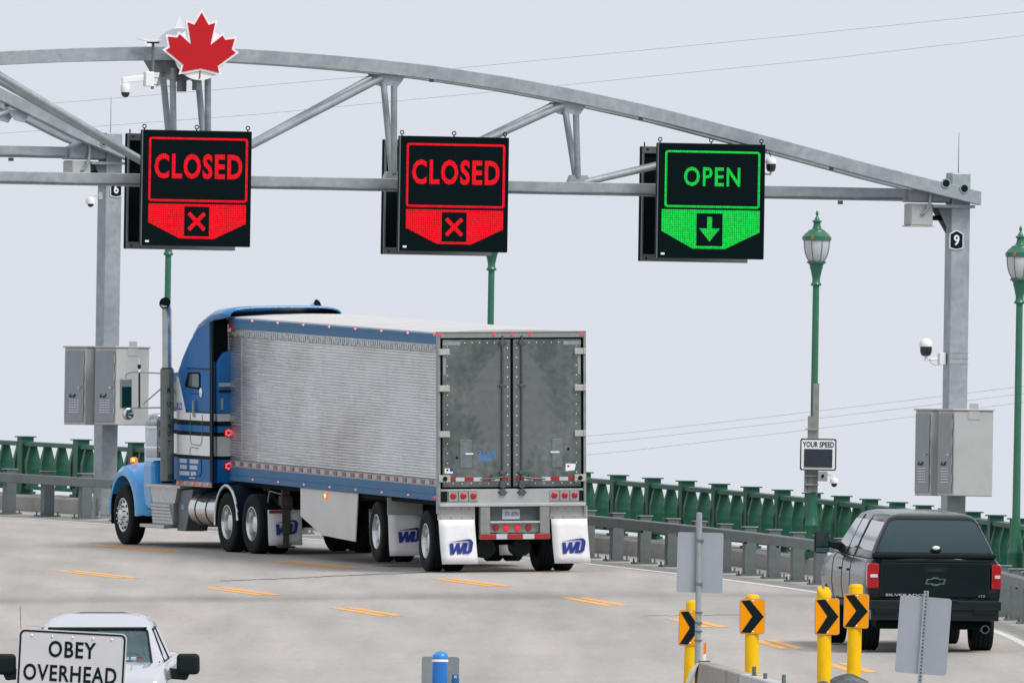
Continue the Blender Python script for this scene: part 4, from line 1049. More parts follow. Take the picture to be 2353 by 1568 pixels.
# under frame, gear, axles
for s in (-1, 1): MB().bx(s * .42, s * .52, .2, 6.8, .86, 1.21).build('frame_rail', blk, tr)
MB().bx(-1.2, 1.2, .12, L - .1, 1.14, 1.205).build('floor', blk, tr)
dual(tr, 1.05, .52); dual(tr, 4.72, .52, lift=.07)
for y in (1.05, 4.72):
    for x in (-.40, .42):
        MB().cyl((x, y - .05, .50), (x, y - .32, .50), .14, .13, 16).build('air_chamber', blk, tr, True)
        MB().cyl((x, y + .35, .50), (x, y + .35, .9), .15, n=14).build('air_spring', blk, tr)
m = MB(); m.tube([(-.2, -.02 + .3, .66), (-.05, .3, .52), (.02, .3, .60), (.2, .3, .50), (.35, .3, .56)], .014, 6); m.build('air_hose', blk, tr)
MB().cyl((-.32, .55, .40), (-.32, .95, .40), .17, n=16).build('air_tank', dark, tr, True); MB().cyl((.32, .6, .42), (.32, 1.0, .42), .16, n=16).build('air_tank', dark, tr, True)
for s in (-1, 1):
    g = MB(); x = s * .98; g.bx(x - .07, x + .07, 12.75, 12.89, .35, 1.2); g.bx(x - .05, x + .05, 12.77, 12.87, .15, .36); g.bx(x - .14, x + .14, 12.66, 12.98, .12, .15)
    g.bx(x - .1, x + .1, 12.7, 12.94, .80, 1.02); g.build('landing_leg', M('greasy_steel', (.055, .055, .045), .6, .1, .5, 9), tr, bev=.01)
MB().cyl((-.98, 12.95, .95), (.98, 12.95, .95), .035, n=10).build('gear_shaft', dark, tr)
MB().tube([(-1.05, 12.82, 1.05), (-1.2, 13.1, 1.1), (-1.21, 13.35, .72)], .014, 6).build('crank_handle', alud, tr)

# ------------------------------------------------------------------ tractor
KA = math.asin(.334)
pl = deck(551, 1269); rt = frame(pl, KA).to_3x3() @ Vector((1, 0, 0))
tk = thing('tractor_truck', frame(pl + rt * 1.25, KA), 'blue and white sleeper cab tractor with chrome stacks pulling the silver trailer', 'truck')
dual(tk, -.66, .52); dual(tk, .66, .52)
for s in (-1, 1):
    wheel(tk, s * 1.10, 6.35, .52, s, 'steer')
    MB().bx(s * .38, s * .46, -1.5, 7.0, .72, .98).build('frame_rail', blk, tk)
MB().cyl((-1.0, 6.35, .50), (1.0, 6.35, .50), .06, n=10).build('front_axle', blk, tk)
MB().bx(-.5, .5, -.5, .6, 1.0, 1.18).build('fifth_wheel', blk, tk, bev=.03)
# sleeper body built from paint bands
bands = [(1.19, 1.585, bluep, 'lower_blue_band'), (1.585, 1.645, tealblk, 'black_stripe'), (1.645, 1.99, whitep, 'white_band'), (1.99, 2.06, tealblk, 'black_stripe'), (2.06, 2.17, bluep, 'blue_stripe'), (2.17, 2.255, tealblk, 'black_stripe'), (2.255, 2.385, whitep, 'white_band')]
SY0, SY1, CY1 = 1.66, 3.52, 4.75
rbm = M('rear_wall_blue', (.004, .14, .42), .35, .05, .12, 3)
for z0, z1, mt, nm in bands:
    MB().bx(-1.20, 1.20, SY0 + .02, SY1, z0 + .0005, z1 - .0005).build(nm, mt, tk)
    MB().bx(-1.02, 1.02, SY1, CY1, z0 + .0005, z1 - .0005).build('cab_' + nm, mt, tk)
prof = [(SY0 + .02, 2.386), (SY1, 2.386), (3.52, 3.05), (3.48, 3.13), (3.22, 3.38), (2.88, 3.64), (2.40, 3.91), (2.05, 4.03)]
slp = MB(); slp.prism(prof + [(SY0 + .02, 4.10)], 'x', -1.20, 1.20); up = slp.build('sleeper_body', bluep, tk, bev=.07, seg=3)
# roof fairing: hollow shell open to the back
def roof_ring(y, zt, hw, zl):
    pts = []
    for k in range(13):
        a = math.pi * k / 12; c, s_ = math.cos(a), math.sin(a)
        pts.append((-hw * (abs(c) ** .45) * (1 if c > 0 else -1), y, zl + (zt - zl) * (s_ ** .6)))
    return pts
sh = MB()
st = [(1.15, 4.24, 1.03, 4.08), (1.4, 4.255, 1.12, 4.04), (1.70, 4.24, 1.185, 4.0), (2.05, 4.14, 1.19, 3.93), (2.4, 3.99, 1.19, 3.85), (2.7, 3.82, 1.17, 3.72)]
rings = [roof_ring(*q) for q in st]
V = [[sh.b.verts.new(p) for p in r] for r in rings]
for a, b in zip(V, V[1:]):
    for k in range(12): sh.b.faces.new((a[k], a[k + 1], b[k + 1], b[k]))
sh.build('roof_fairing', M('fairing_blue', (.04, .20, .44), .25, .1, .05, 3, coat=.5), tk, True, solid=.03)
MB().prism([(-1.15, 3.60), (1.15, 3.60), (1.15, 4.0), (.95, 4.11), (-.95, 4.11), (-1.15, 4.0)], 'y', 1.655, 1.675).build('fairing_bulkhead', blk, tk)  # black sheet painted as the shade inside the open fairing
# rear wall, dark gap, trim
wl2 = MB(); wl2.prism([(-1.12, 2.386), (1.12, 2.386), (1.12, 3.30), (1.0, 3.46), (.6, 3.55), (-.6, 3.55), (-1.0, 3.46), (-1.12, 3.30)], 'y', SY0 - .10, SY0 + .019); wl2.build('rear_wall', rbm, tk, True, bev=.03, seg=2)
MB().bx(-1.16, 1.16, SY0 - .0, SY0 + .019, 3.30, 3.60).build('rear_upper_panel', blk, tk)  # black strip carries the painted shade of the hollow down to the wall
for z0, z1, mt, nm in bands:
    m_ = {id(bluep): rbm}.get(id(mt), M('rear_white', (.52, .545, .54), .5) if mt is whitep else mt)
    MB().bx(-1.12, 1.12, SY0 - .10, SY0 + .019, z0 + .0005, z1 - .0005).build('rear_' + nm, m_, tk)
for s in (-1, 1):
    MB().prism([(SY0 - .12, 1.2), (SY0 + .015, 1.2), (SY0 + .015, 3.99), (SY0 - .09, 3.99), (SY0 - .12, 3.2)], 'x', s * 1.225, s * 1.195).build('side_extender', M('extender_navy', (.003, .011, .02), .55, spec=.15), tk)
MB().bx(-1.10, 1.10, SY0 - .135, SY0 - .1005, 2.86, 2.93).build('grab_rail', M('rail_grey', (.36, .42, .42), .4, .3), tk)
MB().bx(-1.10, -.35, SY0 - .14, SY0 - .1005, 2.76, 2.80).build('rear_step', MATS['extender_navy'], tk)
MB().bx(-1.06, -1.02, SY0 - .12, SY0 - .1005, 2.46, 2.66).build('rear_bracket', alud, tk)
for z in (2.055, 1.475):
    lamp = MB().cyl((-.93, SY0 - .135, z), (-.93, SY0 - .1005, z), .078, .08, 22).build('rear_lamp', redl, tk, True)
    for k in range(6):
        a = R(60 * k + 30); MB().sphere((-.93 + .046 * math.cos(a), SY0 - .137, z + .046 * math.sin(a)), .021, (1, .5, 1), 8).build('diode', M('diode_lit', (.9, .2, .25), .3, emit=(1, .10, .14), es=.8), lamp, True)
# diagonal white flash at the sleeper front
MB().prism([(SY1 + .001, 2.3865), (3.02, 2.3865), (3.06, 2.45), (3.40, 2.99), (SY1 + .001, 3.01)], 'x', -1.2035, -1.2005).build('white_flash', whitep, tk)
side_mw = Matrix(((0, -1, 0, 0), (-1, 0, 0, 0), (0, 0, 1, 0), (0, 0, 0, 1)))
def side_word(txt, ya, yb, z0, z1, x, mt, nm='lettering', bold=0.01):
    # text read from the left: runs from front (larger y) to back
    o = word(txt, 0, ya - yb, z0, z1, 0, mt, tk, nm, bold)
    o.matrix_local = Matrix(((0, 1, 0, x), (-1, 0, 0, ya), (0, 0, 1, 0), (0, 0, 0, 1)))
    return o
side_word('ILD.', 3.50, 3.16, 2.42, 2.55, -1.2038, bluei)
# lettering block low on the sleeper (three rows, two columns of small print)
for r_, (z, ca, cb) in enumerate(((1.50, (3.36, 2.95), (2.82, 2.38)), (1.395, (3.34, 2.96), (2.82, 2.42)), (1.285, (3.38, 2.84), (2.76, 2.46)))):
    for (ya, yb) in (ca, cb):
        m = MB(); y = ya
        while y > yb + .03:
            w_ = random.uniform(.045, .075); m.bx(-1.2036, -1.2006, y - w_, y, z, z + .072)
            m.b.verts.ensure_lookup_table(); y -= w_ + .014
        m.build('small_print', M('print_white', (.62, .66, .72), .5), tk, kind='stuff')
m = MB(); m.bx(-1.2036, -1.2006, 2.55, 2.85, 1.235, 1.255); m.build('small_print', MATS['print_white'], tk)
# hatch outlines, handle, port light, window
def line_yz(pts, nm, mt, r=.007): MB().tube([(-1.204, y, z) for y, z in pts], r, 6).build(nm, mt, tk)
seam = M('panel_seam', (.16, .17, .18), .5)
line_yz([(2.78, 2.36), (2.78, 1.92), (2.72, 1.84), (2.25, 1.82), (2.15, 1.90), (2.13, 2.36)], 'hatch_seam', seam)
line_yz([(2.80, 1.64), (2.79, 1.75), (2.74, 1.78), (2.32, 1.77)], 'hatch_seam', seam)
line_yz([(2.2, 1.60), (2.18, 1.35), (2.28, 1.28), (2.62, 1.29)], 'hatch_seam', MATS['extender_navy'])
line_yz([(1.72, 3.16), (2.98, 3.16)], 'panel_joint', MATS['extender_navy'], .009)
line_yz([(2.75, 2.72), (2.2, 2.72)], 'panel_joint', MATS['extender_navy'], .006)
MB().tube([(-1.21, 2.52, 2.60), (-1.235, 2.52, 2.585), (-1.235, 2.52, 2.34), (-1.21, 2.52, 2.325)], .022, 8).build('grab_handle', alud, tk)
MB().lathe([(.085, 0), (.085, -.02), (.055, -.035), (.003, -.04)], 20, (-1.2005, 2.18, 2.745), 'x').build('port_light', chrome, tk, True)
wnd = MB().prism([(2.88, 3.085), (2.28, 3.10), (2.24, 3.06), (2.24, 2.84), (2.30, 2.80), (3.02, 2.83), (3.05, 2.87)], 'x', -1.2125, -1.2005).build('sleeper_window', blk, tk)
MB().prism([(2.78, 3.06), (2.32, 3.07), (2.28, 3.04), (2.28, 2.86), (2.34, 2.83), (2.84, 2.85)], 'x', -1.216, -1.2128).build('pane', M('sleeper_glass', (.10, .13, .14), .08, .4, .2, 4), wnd)
m = MB().bx(-1.215, -1.19, SY0 - .02, SY1, 1.10, 1.189).build('light_bar', alud, tk)
for k in range(5): MB().sphere((-1.222, 3.38 - k * .40, 1.148), .045, (.5, 1.2, .8), 12).build('bar_lamp', orngl, m, True)
# cab (in front of the sleeper), visor, windscreen, hood
cb_ = MB(); cb_.prism([(SY1, 2.386), (CY1, 2.386), (4.42, 2.98), (4.30, 3.06), (SY1, 3.10)], 'x', -1.0, 1.0); cb_.build('cab_body', bluep, tk, bev=.03, seg=2)
MB().prism([(3.75, 2.42), (4.55, 2.42), (4.33, 2.88), (3.75, 2.90)], 'x', -1.012, -1.0005).build('door_window', M('sleeper_glass', (1, 1, 1)), tk)
MB().bx(-.97, .97, 4.40, 4.62, 2.94, 2.99).build('sun_visor', chrome, tk)
hd = MB(); hd.loft([[(-.86, 4.75, 1.1), (-.86, 4.75, 1.85), (-.70, 4.75, 2.25), (0, 4.75, 2.30), (.70, 4.75, 2.25), (.86, 4.75, 1.85), (.86, 4.75, 1.1)], [(-.58, 7.1, .9), (-.58, 7.1, 1.65), (-.48, 7.1, 2.05), (0, 7.1, 2.10), (.48, 7.1, 2.05), (.58, 7.1, 1.65), (.58, 7.1, .9)]])
hd.build('hood', bluel, tk, True, bev=.02)
MB().bx(-.52, .52, 7.1005, 7.16, .85, 2.0).build('grille', chrome, tk, bev=.02)
MB().bx(-1.15, 1.15, 7.02, 7.12, .32, .72).build('bumper', dark, tk, bev=.03)  # dark colour stands in for the dark reflection on the chrome
# front fenders
def fender(s):
    m = MB(); N = 16; yc, zc_ = 6.35, .56
    outer = []
    for k in range(N + 1):
        a = R(186 - (186 - 2) * k / N)
        outer.append((yc - .66 * math.cos(math.pi - a) * 1.0, zc_ + .66 * math.sin(a)))
    A = []
    rear = [(5.52, .56), (5.50, .78)]
    arc = []
    for k in range(N + 1):
        a = R(-4 + 188 * k / N); arc.append((yc - .655 * math.cos(a), zc_ + .655 * math.sin(a)))
    top = []
    for k in range(N + 1):
        a = R(-4 + 188 * k / N); e = .14 + .30 * max(0, math.cos(a)) ** 2 * (1 if math.cos(a) > 0 else 0) + .13 * max(0, math.sin(a))
        top.append((yc - (.655 + e) * math.cos(a), zc_ + (.655 + .22 * max(0, math.sin(a)) ** 1.5 + .0) * math.sin(a) + (.12 if 0 else 0)))
    rg = []
    for (ya, za), (yb, zb_) in zip(arc, top):
        rg.append([(s * 1.24, ya, za), (s * 1.25, (ya * 2 + yb) / 3, (za * 2 + zb_) / 3), (s * 1.19, (ya + 2 * yb) / 3, (za + 2 * zb_) / 3 + .02), (s * 1.0, yb, zb_), (s * .55, yb, zb_), (s * .55, ya, za)])
    m.loft(rg)
    return m.build('fender', bluel, tk, True)
fender(-1); fender(1)
MB().bx(-1.16, -.6, 4.95, 5.52, .62, 1.50).build('fender_skirt', bluel, tk, bev=.10, seg=3)
MB().bx(.6, 1.16, 4.95, 5.52, .62, 1.50).build('fender_skirt', bluel, tk, bev=.10, seg=3)
MB().bx(-1.24, -1.0, 6.92, 6.98, .36, 1.02).build('splash_guard', blk, tk)
m = MB().lathe([(.062, 0), (.068, .03), (.06, .08), (.03, .095), (.003, .097)], 16, (-1.08, 6.20, 1.44)); m.build('turn_lamp', amber, tk, True)
MB().sphere((-1.12, 6.12, 1.49), .028, (1, 1, 1), 10).build('turn_lamp_core', ambc, tk, True)
# air cleaner, stacks, shields
chq = M('brushed_stack', (.50, .53, .54), .22, .9, .12, 6)
for s in (-1, 1):
    MB().lathe([(.20, 1.55), (.205, 1.60), (.205, 2.05), (.19, 2.07), (.19, 2.12), (.205, 2.14), (.205, 2.22), (.15, 2.30), (.05, 2.33)], 24, (s * 1.03, 5.1, 0)).build('air_cleaner', chq, tk, True)
    for z in (1.7, 2.06): MB().lathe([(.209, z), (.212, z + .01), (.212, z + .04), (.209, z + .05)], 24, (s * 1.03, 5.1, 0), cap=False).build('strap', chrome, tk, True)
    x = 1.30 if s > 0 else -1.385; y = 3.50
    MB().tube([(x, y, 1.2), (x, y, 4.0), (x + s * .005, y - .01, 4.16 - (s > 0) * .06), (x + s * .03, y - .045, 4.24 - (s > 0) * .06), (x + s * .07, y - .10, 4.29 - (s > 0) * .06)], .085, 16).build('exhaust_stack', chq, tk, True)
    a0 = Vector((x + s * .073, y - .104, 4.293 - (s > 0) * .06)); dd = Vector((s * .62, -.75, .30)).normalized()
    MB().cyl(a0, a0 + dd * .012, .105, .10, 20).build('stack_mouth', blk, tk)
    sg = MB(); pr = [( .105 * math.cos(R(a)), .105 * math.sin(R(a))) for a in range(150, 391, 20)]
    sg.prism([(x + 1.15 * p, y + 1.15 * q) for p, q in pr] + [(x + p, y + q) for p, q in pr[::-1]], 'z', 1.18, 3.14)
    shd = sg.build('heat_shield', M('heat_shield_steel', (.16, .185, .18), .4, .6, .22, 5), tk)
    MB().cyl((x, y, 1.14), (x, y, 3.16), .098, n=16).build('muffler', blk, tk)
    MB().bx(x - .02, x + .02, y - .02, y - .3, 1.22, 1.30).build('stack_bracket', dark, tk)
for ch, z in (('R', 2.72), ('U', 2.48), ('T', 2.24), ('A', 2.10), ('O', 1.96), ('T', 1.80)):
    word(ch, -1.42, -1.36, z, z + .09, 3.377, tealblk, tk, 'shield_letter', .0)
# mirrors and CB aerial
fr_ = MB(); fr_.bx(-1.72, -1.51, 5.02, 5.10, 2.42, 2.94); mir = fr_.build('side_mirror', M('mirror_housing', (.24, .27, .27), .4, .4), tk, bev=.015)
MB().bx(-1.70, -1.53, 5.012, 5.0195, 2.44, 2.80).build('mirror_glass', M('mirror_glass_dark', (.004, .03, .032), .15, .2), mir)
MB().tube([(-1.62, 5.06, 2.94), (-1.60, 5.06, 3.03), (-1.5, 5.0, 3.06), (-1.3, 4.75, 3.05), (-1.0, 4.4, 3.03)], .014, 6).build('mirror_arm', alud, tk)
MB().tube([(-1.62, 5.06, 2.42), (-1.4, 4.9, 2.43), (-1.0, 4.5, 2.44)], .014, 6).build('mirror_arm', alud, tk)
MB().tube([(-1.42, 4.9, 2.44), (-1.42, 4.9, 3.05)], .016, 6).build('mirror_arm', dark, tk)
MB().tube([(-1.36, 4.85, 2.5), (-1.05, 4.5, 2.86)], .012, 6).build('mirror_arm', alud, tk)
mm_ = MB().lathe([(.11, 0), (.112, .02), (.09, .06), (.02, .075)], 20, (-1.60, 4.98, 2.33), 'y'); cvx = mm_.build('convex_mirror', chrome, tk, True)
MB().sphere((-1.60, 4.985, 2.33), .10, (1, .25, 1), 18).build('convex_glass', chrome, cvx, True)
m = MB(); m.cyl((-1.42, 4.9, 3.05), (-1.42, 4.9, 3.12), .02, n=8); m.cyl((-1.42, 4.9, 3.18), (-1.425, 4.9, 3.29), .006, n=6); m.build('aerial', whitep, tk); MB().cyl((-1.42, 4.9, 3.12), (-1.42, 4.9, 3.19), .03, n=10).build('aerial_coil', tealblk, tk)
# steps, battery box, tank, half fender
stepm = M('tread_plate', (.50, .51, .50), .35, .65, .16, 7)
for s in (-1, 1):
    m = MB().prism([(5.15, 1.10), (3.25, 1.10), (3.25, 1.05), (5.15, 1.05)], 'x', s * .75, s * 1.24); m.build('top_step', stepm, tk)
    m = MB().prism([(5.10, 1.049), (3.62, 1.049), (3.75, .78), (4.95, .78)], 'x', s * .7, s * 1.16); m.build('box_front', stepm, tk)
    for k in range(6): MB().bx(*sorted((s * .72, s * (1.175 + .006 * k))), 3.82 + .02 * k, 4.92, .42 + .058 * k, .46 + .058 * k).build('riser_fin', stepm, tk)
    MB().bx(*sorted((s * .7, s * 1.165)), 3.82, 4.94, .40, .779).build('battery_box', M('battery_box_steel', (.33, .35, .35), .4, .5, .2, 6), tk)
    MB().bx(*sorted((s * .7, s * 1.30)), 3.95, 5.25, .335, .395).build('lower_step', stepm, tk, bev=.008)
    MB().prism([(3.70, 1.0), (2.95, 1.04), (3.05, .80), (3.35, .30), (3.80, .30)], 'x', s * .7, s * 1.10).build('tank_fairing', M('bracket_slate', (.10, .12, .14), .4, .3, .2, 5), tk)
    MB().bx(*sorted((s * 1.1005, s * 1.11)), 3.38, 3.55, .68, .76).build('fairing_badge', M('badge_blue', (.12, .3, .6), .4), tk)
    MB().cyl((s * .88, 2.95, .70), (s * .88, 1.35, .70), .305, n=32).build('fuel_tank', M('tank_aluminium', (.64, .65, .66), .12, .95, .04, 3), tk, True)
    for y in (2.6, 2.02): MB().lathe([(.307, -.022), (.312, -.018), (.312, .018), (.307, .022)], 32, (s * .88, y, .70), 'y', cap=False).build('tank_strap', dark, tk, True)
    m = MB(); rg = []
    for k in range(15):
        a = R(178 - 186 * k / 14); y_, z_ = .66 - .60 * math.cos(math.pi - a) * -1 * -1, .54 + .62 * math.sin(a)
        y_ = .66 - .60 * math.cos(a) * -1
        rg.append([(s * .68, y_, z_), (s * 1.27, y_, z_), (s * 1.27, .66 + (y_ - .66) * .93, .54 + (z_ - .54) * .93), (s * 1.255, .66 + (y_ - .66) * .93, .54 + (z_ - .54) * .93), (s * 1.25, .66 + (y_ - .66) * .975, .54 + (z_ - .54) * .975), (s * .68, .66 + (y_ - .66) * .975, .54 + (z_ - .54) * .975)])
    m.loft(rg).build('half_fender', M('extender_navy', (1, 1, 1)), tk, True); MB().tube([tuple(q[1]) for q in rg], .026, 8).build('fender_rim', M('fender_stainless', (.70, .72, .74), .22, .8, .05), tk, True)
    MB().bx(*sorted((s * .62, s * 1.25)), -1.46, -1.44, .78, .86).build('flap_hanger', blk, tk)
    xc = s * .93
    f = flap(tk, xc, -1.45, .80, .16, .62, sway=(.04, -.05)); WD(f, xc - .20, xc + .26, .34, .60, -1.455)
    MB().bx(xc - .29, xc - .05, -1.475, -1.462, .72, .77).build('red_tape', redtape, tk); MB().bx(xc - .045, xc + .28, -1.475, -1.462, .72, .77).build('white_tape', whtape, tk)
m = MB(); m.cyl((0, SY0 - .1, 1.9), (.1, .2, 1.6), .02, n=6); m.tube([(-.3, SY0 - .1, 1.5), (-.25, 1.1, 1.25), (-.2, .6, 1.4)], .016, 6); m.build('air_line', blk, tk)

# ------------------------------------------------------------------ pickups
def rring(x, y0, y1, z, r):
    pts = []
    for cx, cy, a0 in ((x - r, y1 - r, 0), (-x + r, y1 - r, 90), (-x + r, y0 + r, 180), (x - r, y0 + r, 270)):
        for k in range(5):
            a = R(a0 + 90 * k / 4); pts.append((cx + r * math.cos(a), cy + r * math.sin(a), z))
    return pts
def interp(tab, z, i):
    for a, b in zip(tab, tab[1:]):
        if a[0] <= z <= b[0]: return a[i] + (b[i] - a[i]) * (z - a[0]) / (b[0] - a[0])
    return tab[-1][i] if z > tab[0][0] else tab[0][i]
def lower_body(root, paint, name='body'):
    half = [(0, .55), (.85, .55), (.97, .62), (1.03, .80), (1.055, 1.0), (1.045, 1.22), (1.025, 1.36), (.985, 1.43), (.93, 1.455), (0, 1.455)]
    st = [(0, .97, 0, 0), (.05, .995, 0, 0), (.5, 1, 0, 0), (4.4, 1, 0, 0), (4.75, 1, -.02, 0), (5.4, .99, -.07, 0), (5.9, .97, -.13, .02), (6.08, .92, -.22, .06), (6.15, .86, -.36, .12)]
    rg = []
    for y, sx, dz, db in st:
        r = [(x * sx, y, z + (dz * max(0, (z - 1.0)) / .455 if z > 1 else (db if z < .8 else 0))) for x, z in half]
        rg.append(r + [(-x, yy, z) for x, yy, z in r[-2:0:-1]])
    o = MB().loft(rg).build(name, paint, root, True)
    m = MB()
    for y in (1.17, 5.08):
        for s in (-1, 1): m.cyl((s * 1.3, y, .44), (s * .66, y, .44), .50, n=28)
    cut(o, m)
    return o
def poly_span(poly, z):                                 # extent of an outline at height z
    xs = []
    for (xa, za), (xb, zb) in zip(poly, poly[1:] + poly[:1]):
        if abs(za - zb) < 1e-6:
            if abs(za - z) < 1e-6: xs += [xa, xb]
        elif min(za, zb) - 1e-6 <= z <= max(za, zb) + 1e-6: xs.append(xa + (xb - xa) * (z - za) / (zb - za))
    return min(xs), max(xs)
def pane(root, tab, poly, place, mat, name):            # pane that follows the curve of the body in height
    zs = sorted({z for _, z in poly} | {t[0] for t in tab if min(p[1] for p in poly) < t[0] < max(p[1] for p in poly)})
    m = MB(); rows = []
    for z in zs:
        a, b = poly_span(poly, z); rows.append(([place(a, z, 0), place(b, z, 0)], [place(a, z, 1), place(b, z, 1)]))
    for k in (0, 1): m.strip([r[k][0] for r in rows], [r[k][1] for r in rows])
    for e in (0, 1): m.strip([r[0][e] for r in rows], [r[1][e] for r in rows])
    for r in (rows[0], rows[-1]): m.quad(r[0][0], r[0][1], r[1][1], r[1][0])
    bmesh.ops.remove_doubles(m.b, verts=m.b.verts, dist=.0003)
    return m.build(name, mat, root, True)
def side_pane(root, tab, s, poly, mat, name='side_window', off=.006):
    return pane(root, tab, poly, lambda y, z, k: (s * (interp(tab, z, 1) + (-.004 if k else off)), y, z), mat, name)
def end_pane(root, tab, poly, idx, sgn, mat, name, off=.006, th=.01):
    return pane(root, tab, poly, lambda x, z, k: (x, interp(tab, z, idx) + sgn * (off - th if k else off), z), mat, name)
def car_wheel(root, x, y, s, r=.415, w_=.30):
    pv = pivot('wheel', root, Matrix.Translation((x, y, r)))
    tyre_mesh(r, w_, .25).build('tyre', rub, pv, True)
    o = s * w_ / 2
    MB().lathe([(.255, o * .8), (.258, o * .93), (.24, o * .9), (.22, o * .6), (.08, o * .7), (.07, o * .9), (.003, o * .92)], 24, ax='x', cap=False).build('rim', alud, pv, True)
    m = MB()
    for k in range(6):
        a = 2 * math.pi * k / 6; m.box((o * .72, .15 * math.cos(a), .15 * math.sin(a)), (.03, .16, .045), Matrix.Rotation(a, 3, 'X'))
    m.build('spokes', alu, pv)

bp_paint = M('black_truck_paint', (.003, .010, .012), .25, .0, .12, 3, coat=.4, spec=.2)
bglass = M('tinted_canopy_glass', (.040, .066, .077), .25, .0, .06, 2, spec=.08)  # sky reflection put into the base colour, gloss kept low
dglass = M('door_glass', (.02, .026, .03), .03, 0, .05, coat=1.0)
bplastic = M('black_plastic', (.006, .012, .013), .6, spec=.2)
PP = deck(2143, 1498)
pk = thing('pickup_truck', frame(PP, R(6.6), True, R(.9)), 'black pickup with canopy over its bed and red tail lamps driving away', 'pickup')
lower_body(pk, bp_paint)
tabP = [(1.45, .985, .02, 4.75), (1.52, .945, .05, 4.62), (1.70, .87, .12, 4.35), (1.98, .735, .27, 3.95), (2.06, .69, .33, 3.80), (2.11, .62, .42, 3.6), (2.14, .50, .58, 3.4), (2.15, .30, .8, 3.0)]
MB().loft([rring(x, a, b, z, min(.12, x * .3)) for z, x, a, b in tabP]).build('canopy_and_cab', bp_paint, pk, True)
end_pane(pk, tabP, [(-.865, 1.545), (.885, 1.545), (.90, 1.56), (.70, 1.98), (.64, 2.035), (.55, 2.05), (-.55, 2.05), (-.64, 2.035), (-.70, 1.98), (-.89, 1.56)], 2, -1, bglass, 'rear_window', .007)
gk = M('window_gasket', (.004, .006, .006), .6)
def edge_bead(pts, nm):
    MB().tube([(x, interp(tabP, z, 2) - .010, z) for x, z in pts], .010, 6).build(nm, gk, pk)
edge_bead([(-.89, 1.545), (-.70, 1.985), (-.64, 2.04), (-.55, 2.055), (.55, 2.055), (.64, 2.04), (.70, 1.985), (.90, 1.545)], 'gasket')
MB().bx(-.965, .965, -.015, .10, 1.462, 1.535).build('canopy_lip', bplastic, pk, bev=.02, seg=2)
hm = MB().sphere((.03, .045, 1.585), .075, (1.15, .35, .42), 16).build('window_latch', bplastic, pk, True)
hw = MB().sphere((.03, .03, 1.62), .06, (1.0, .5, .55), 14).build('latch_cover', whitep, pk, True)
for s in (-1, 1):
    side_pane(pk, tabP, s, [(.42, 2.0), (.30, 1.56), (1.95, 1.56), (1.98, 2.0)], dglass, 'canopy_window')
    side_pane(pk, tabP, s, [(2.25, 2.0), (2.20, 1.56), (3.08, 1.56), (3.05, 2.0)], dglass, 'rear_door_window')
    side_pane(pk, tabP, s, [(3.14, 2.0), (3.17, 1.56), (4.38, 1.54), (3.82, 1.99)], dglass, 'front_door_window')
    for y in (2.10, 3.11):
        MB().tube([(s * (interp(tabP, z, 1) + .004), y, z) for z in (1.46, 1.6, 1.8, 2.0, 2.07)], .008, 6).build('door_seam', gk, pk)
    for y in (2.12, 3.13, 4.3): MB().tube([(s * (x_ + .001), y, z_) for x_, z_ in ((.985, .66), (1.03, .80), (1.055, 1.0), (1.045, 1.22), (1.025, 1.36), (.985, 1.43))], .006, 6).build('door_seam', gk, pk)
    MB().bx(*sorted((s * 1.03, s * 1.062)), 2.2, 4.3, .66, .74).build('side_step', bplastic, pk, bev=.015)
    for y in (2.3, 3.3): MB().bx(*sorted((s * 1.04, s * 1.075)), y, y + .2, 1.20, 1.24).build('door_handle', bp_paint, pk, bev=.012)
    car_wheel(pk, s * .89, 1.17, s, .43, .33); car_wheel(pk, s * .89, 5.08, s, .43, .30)
    # tail lamps
    x0, x1 = (-1.048, -.865) if s < 0 else (.895, 1.048)
    m = MB().prism([(x0, .99), (x1, .99), (x1, 1.37), (x0 + .03 * (s < 0), 1.385), (x0, 1.33)] if s < 0 else [(x0, .99), (x1, .99), (x1, 1.33), (x1 - .03, 1.385), (x0, 1.37)], 'y', -.03, .12)
    tl = m.build('tail_lamp', redl, pk, bev=.02, seg=2)
    MB().bx(x0 + .05, x1 - .02, -.036, -.0305, 1.155, 1.205).build('reverse_lamp', M('clear_lens', (.62, .60, .60), .15, 0, .3, 40), tl, bev=.004)
    MB().bx(x0 + .012, x1 - .012, -.033, -.0301, 1.135, 1.143).build('lamp_divider', M('deep_red', (.16, .004, .006), .3), tl)
    # towing mirror
    ph = MB().bx(*sorted((s * 1.115, s * 1.345)), 4.16, 4.30, 1.42, 1.765).build('mirror', bplastic, pk, bev=.05, seg=3)
    MB().bx(*sorted((s * 1.135, s * 1.325)), 4.148, 4.159, 1.53, 1.745).build('mirror_glass', M('pickup_mirror_glass', (.03, .05, .055), .06, .3), ph); MB().bx(*sorted((s * 1.135, s * 1.325)), 4.148, 4.159, 1.44, 1.51).build('convex_mirror', M('spot_mirror_glass', (.06, .13, .14), .06, .4), ph)
    MB().prism([(s * .93, 1.47), (s * 1.13, 1.52), (s * 1.13, 1.62), (s * .90, 1.60)], 'y', 4.18, 4.28).build('mirror_arm', bplastic, pk, bev=.02)
m = MB().bx(-.845, .875, -.022, .05, .845, 1.40).build('tailgate', bp_paint, pk, bev=.02, seg=2)
MB().prism([(-.845, 1.40), (.875, 1.40), (.85, 1.425), (-.82, 1.425)], 'y', -.03, .05).build('tailgate_lip', bplastic, pk, bev=.006)
MB().bx(-.15, .19, -.027, -.0225, 1.215, 1.325).build('handle_recess', bplastic, pk, bev=.003); MB().bx(-.10, .14, -.036, -.0275, 1.245, 1.295).build('tailgate_handle', M('handle_black', (.004, .007, .007), .4), pk, bev=.006)
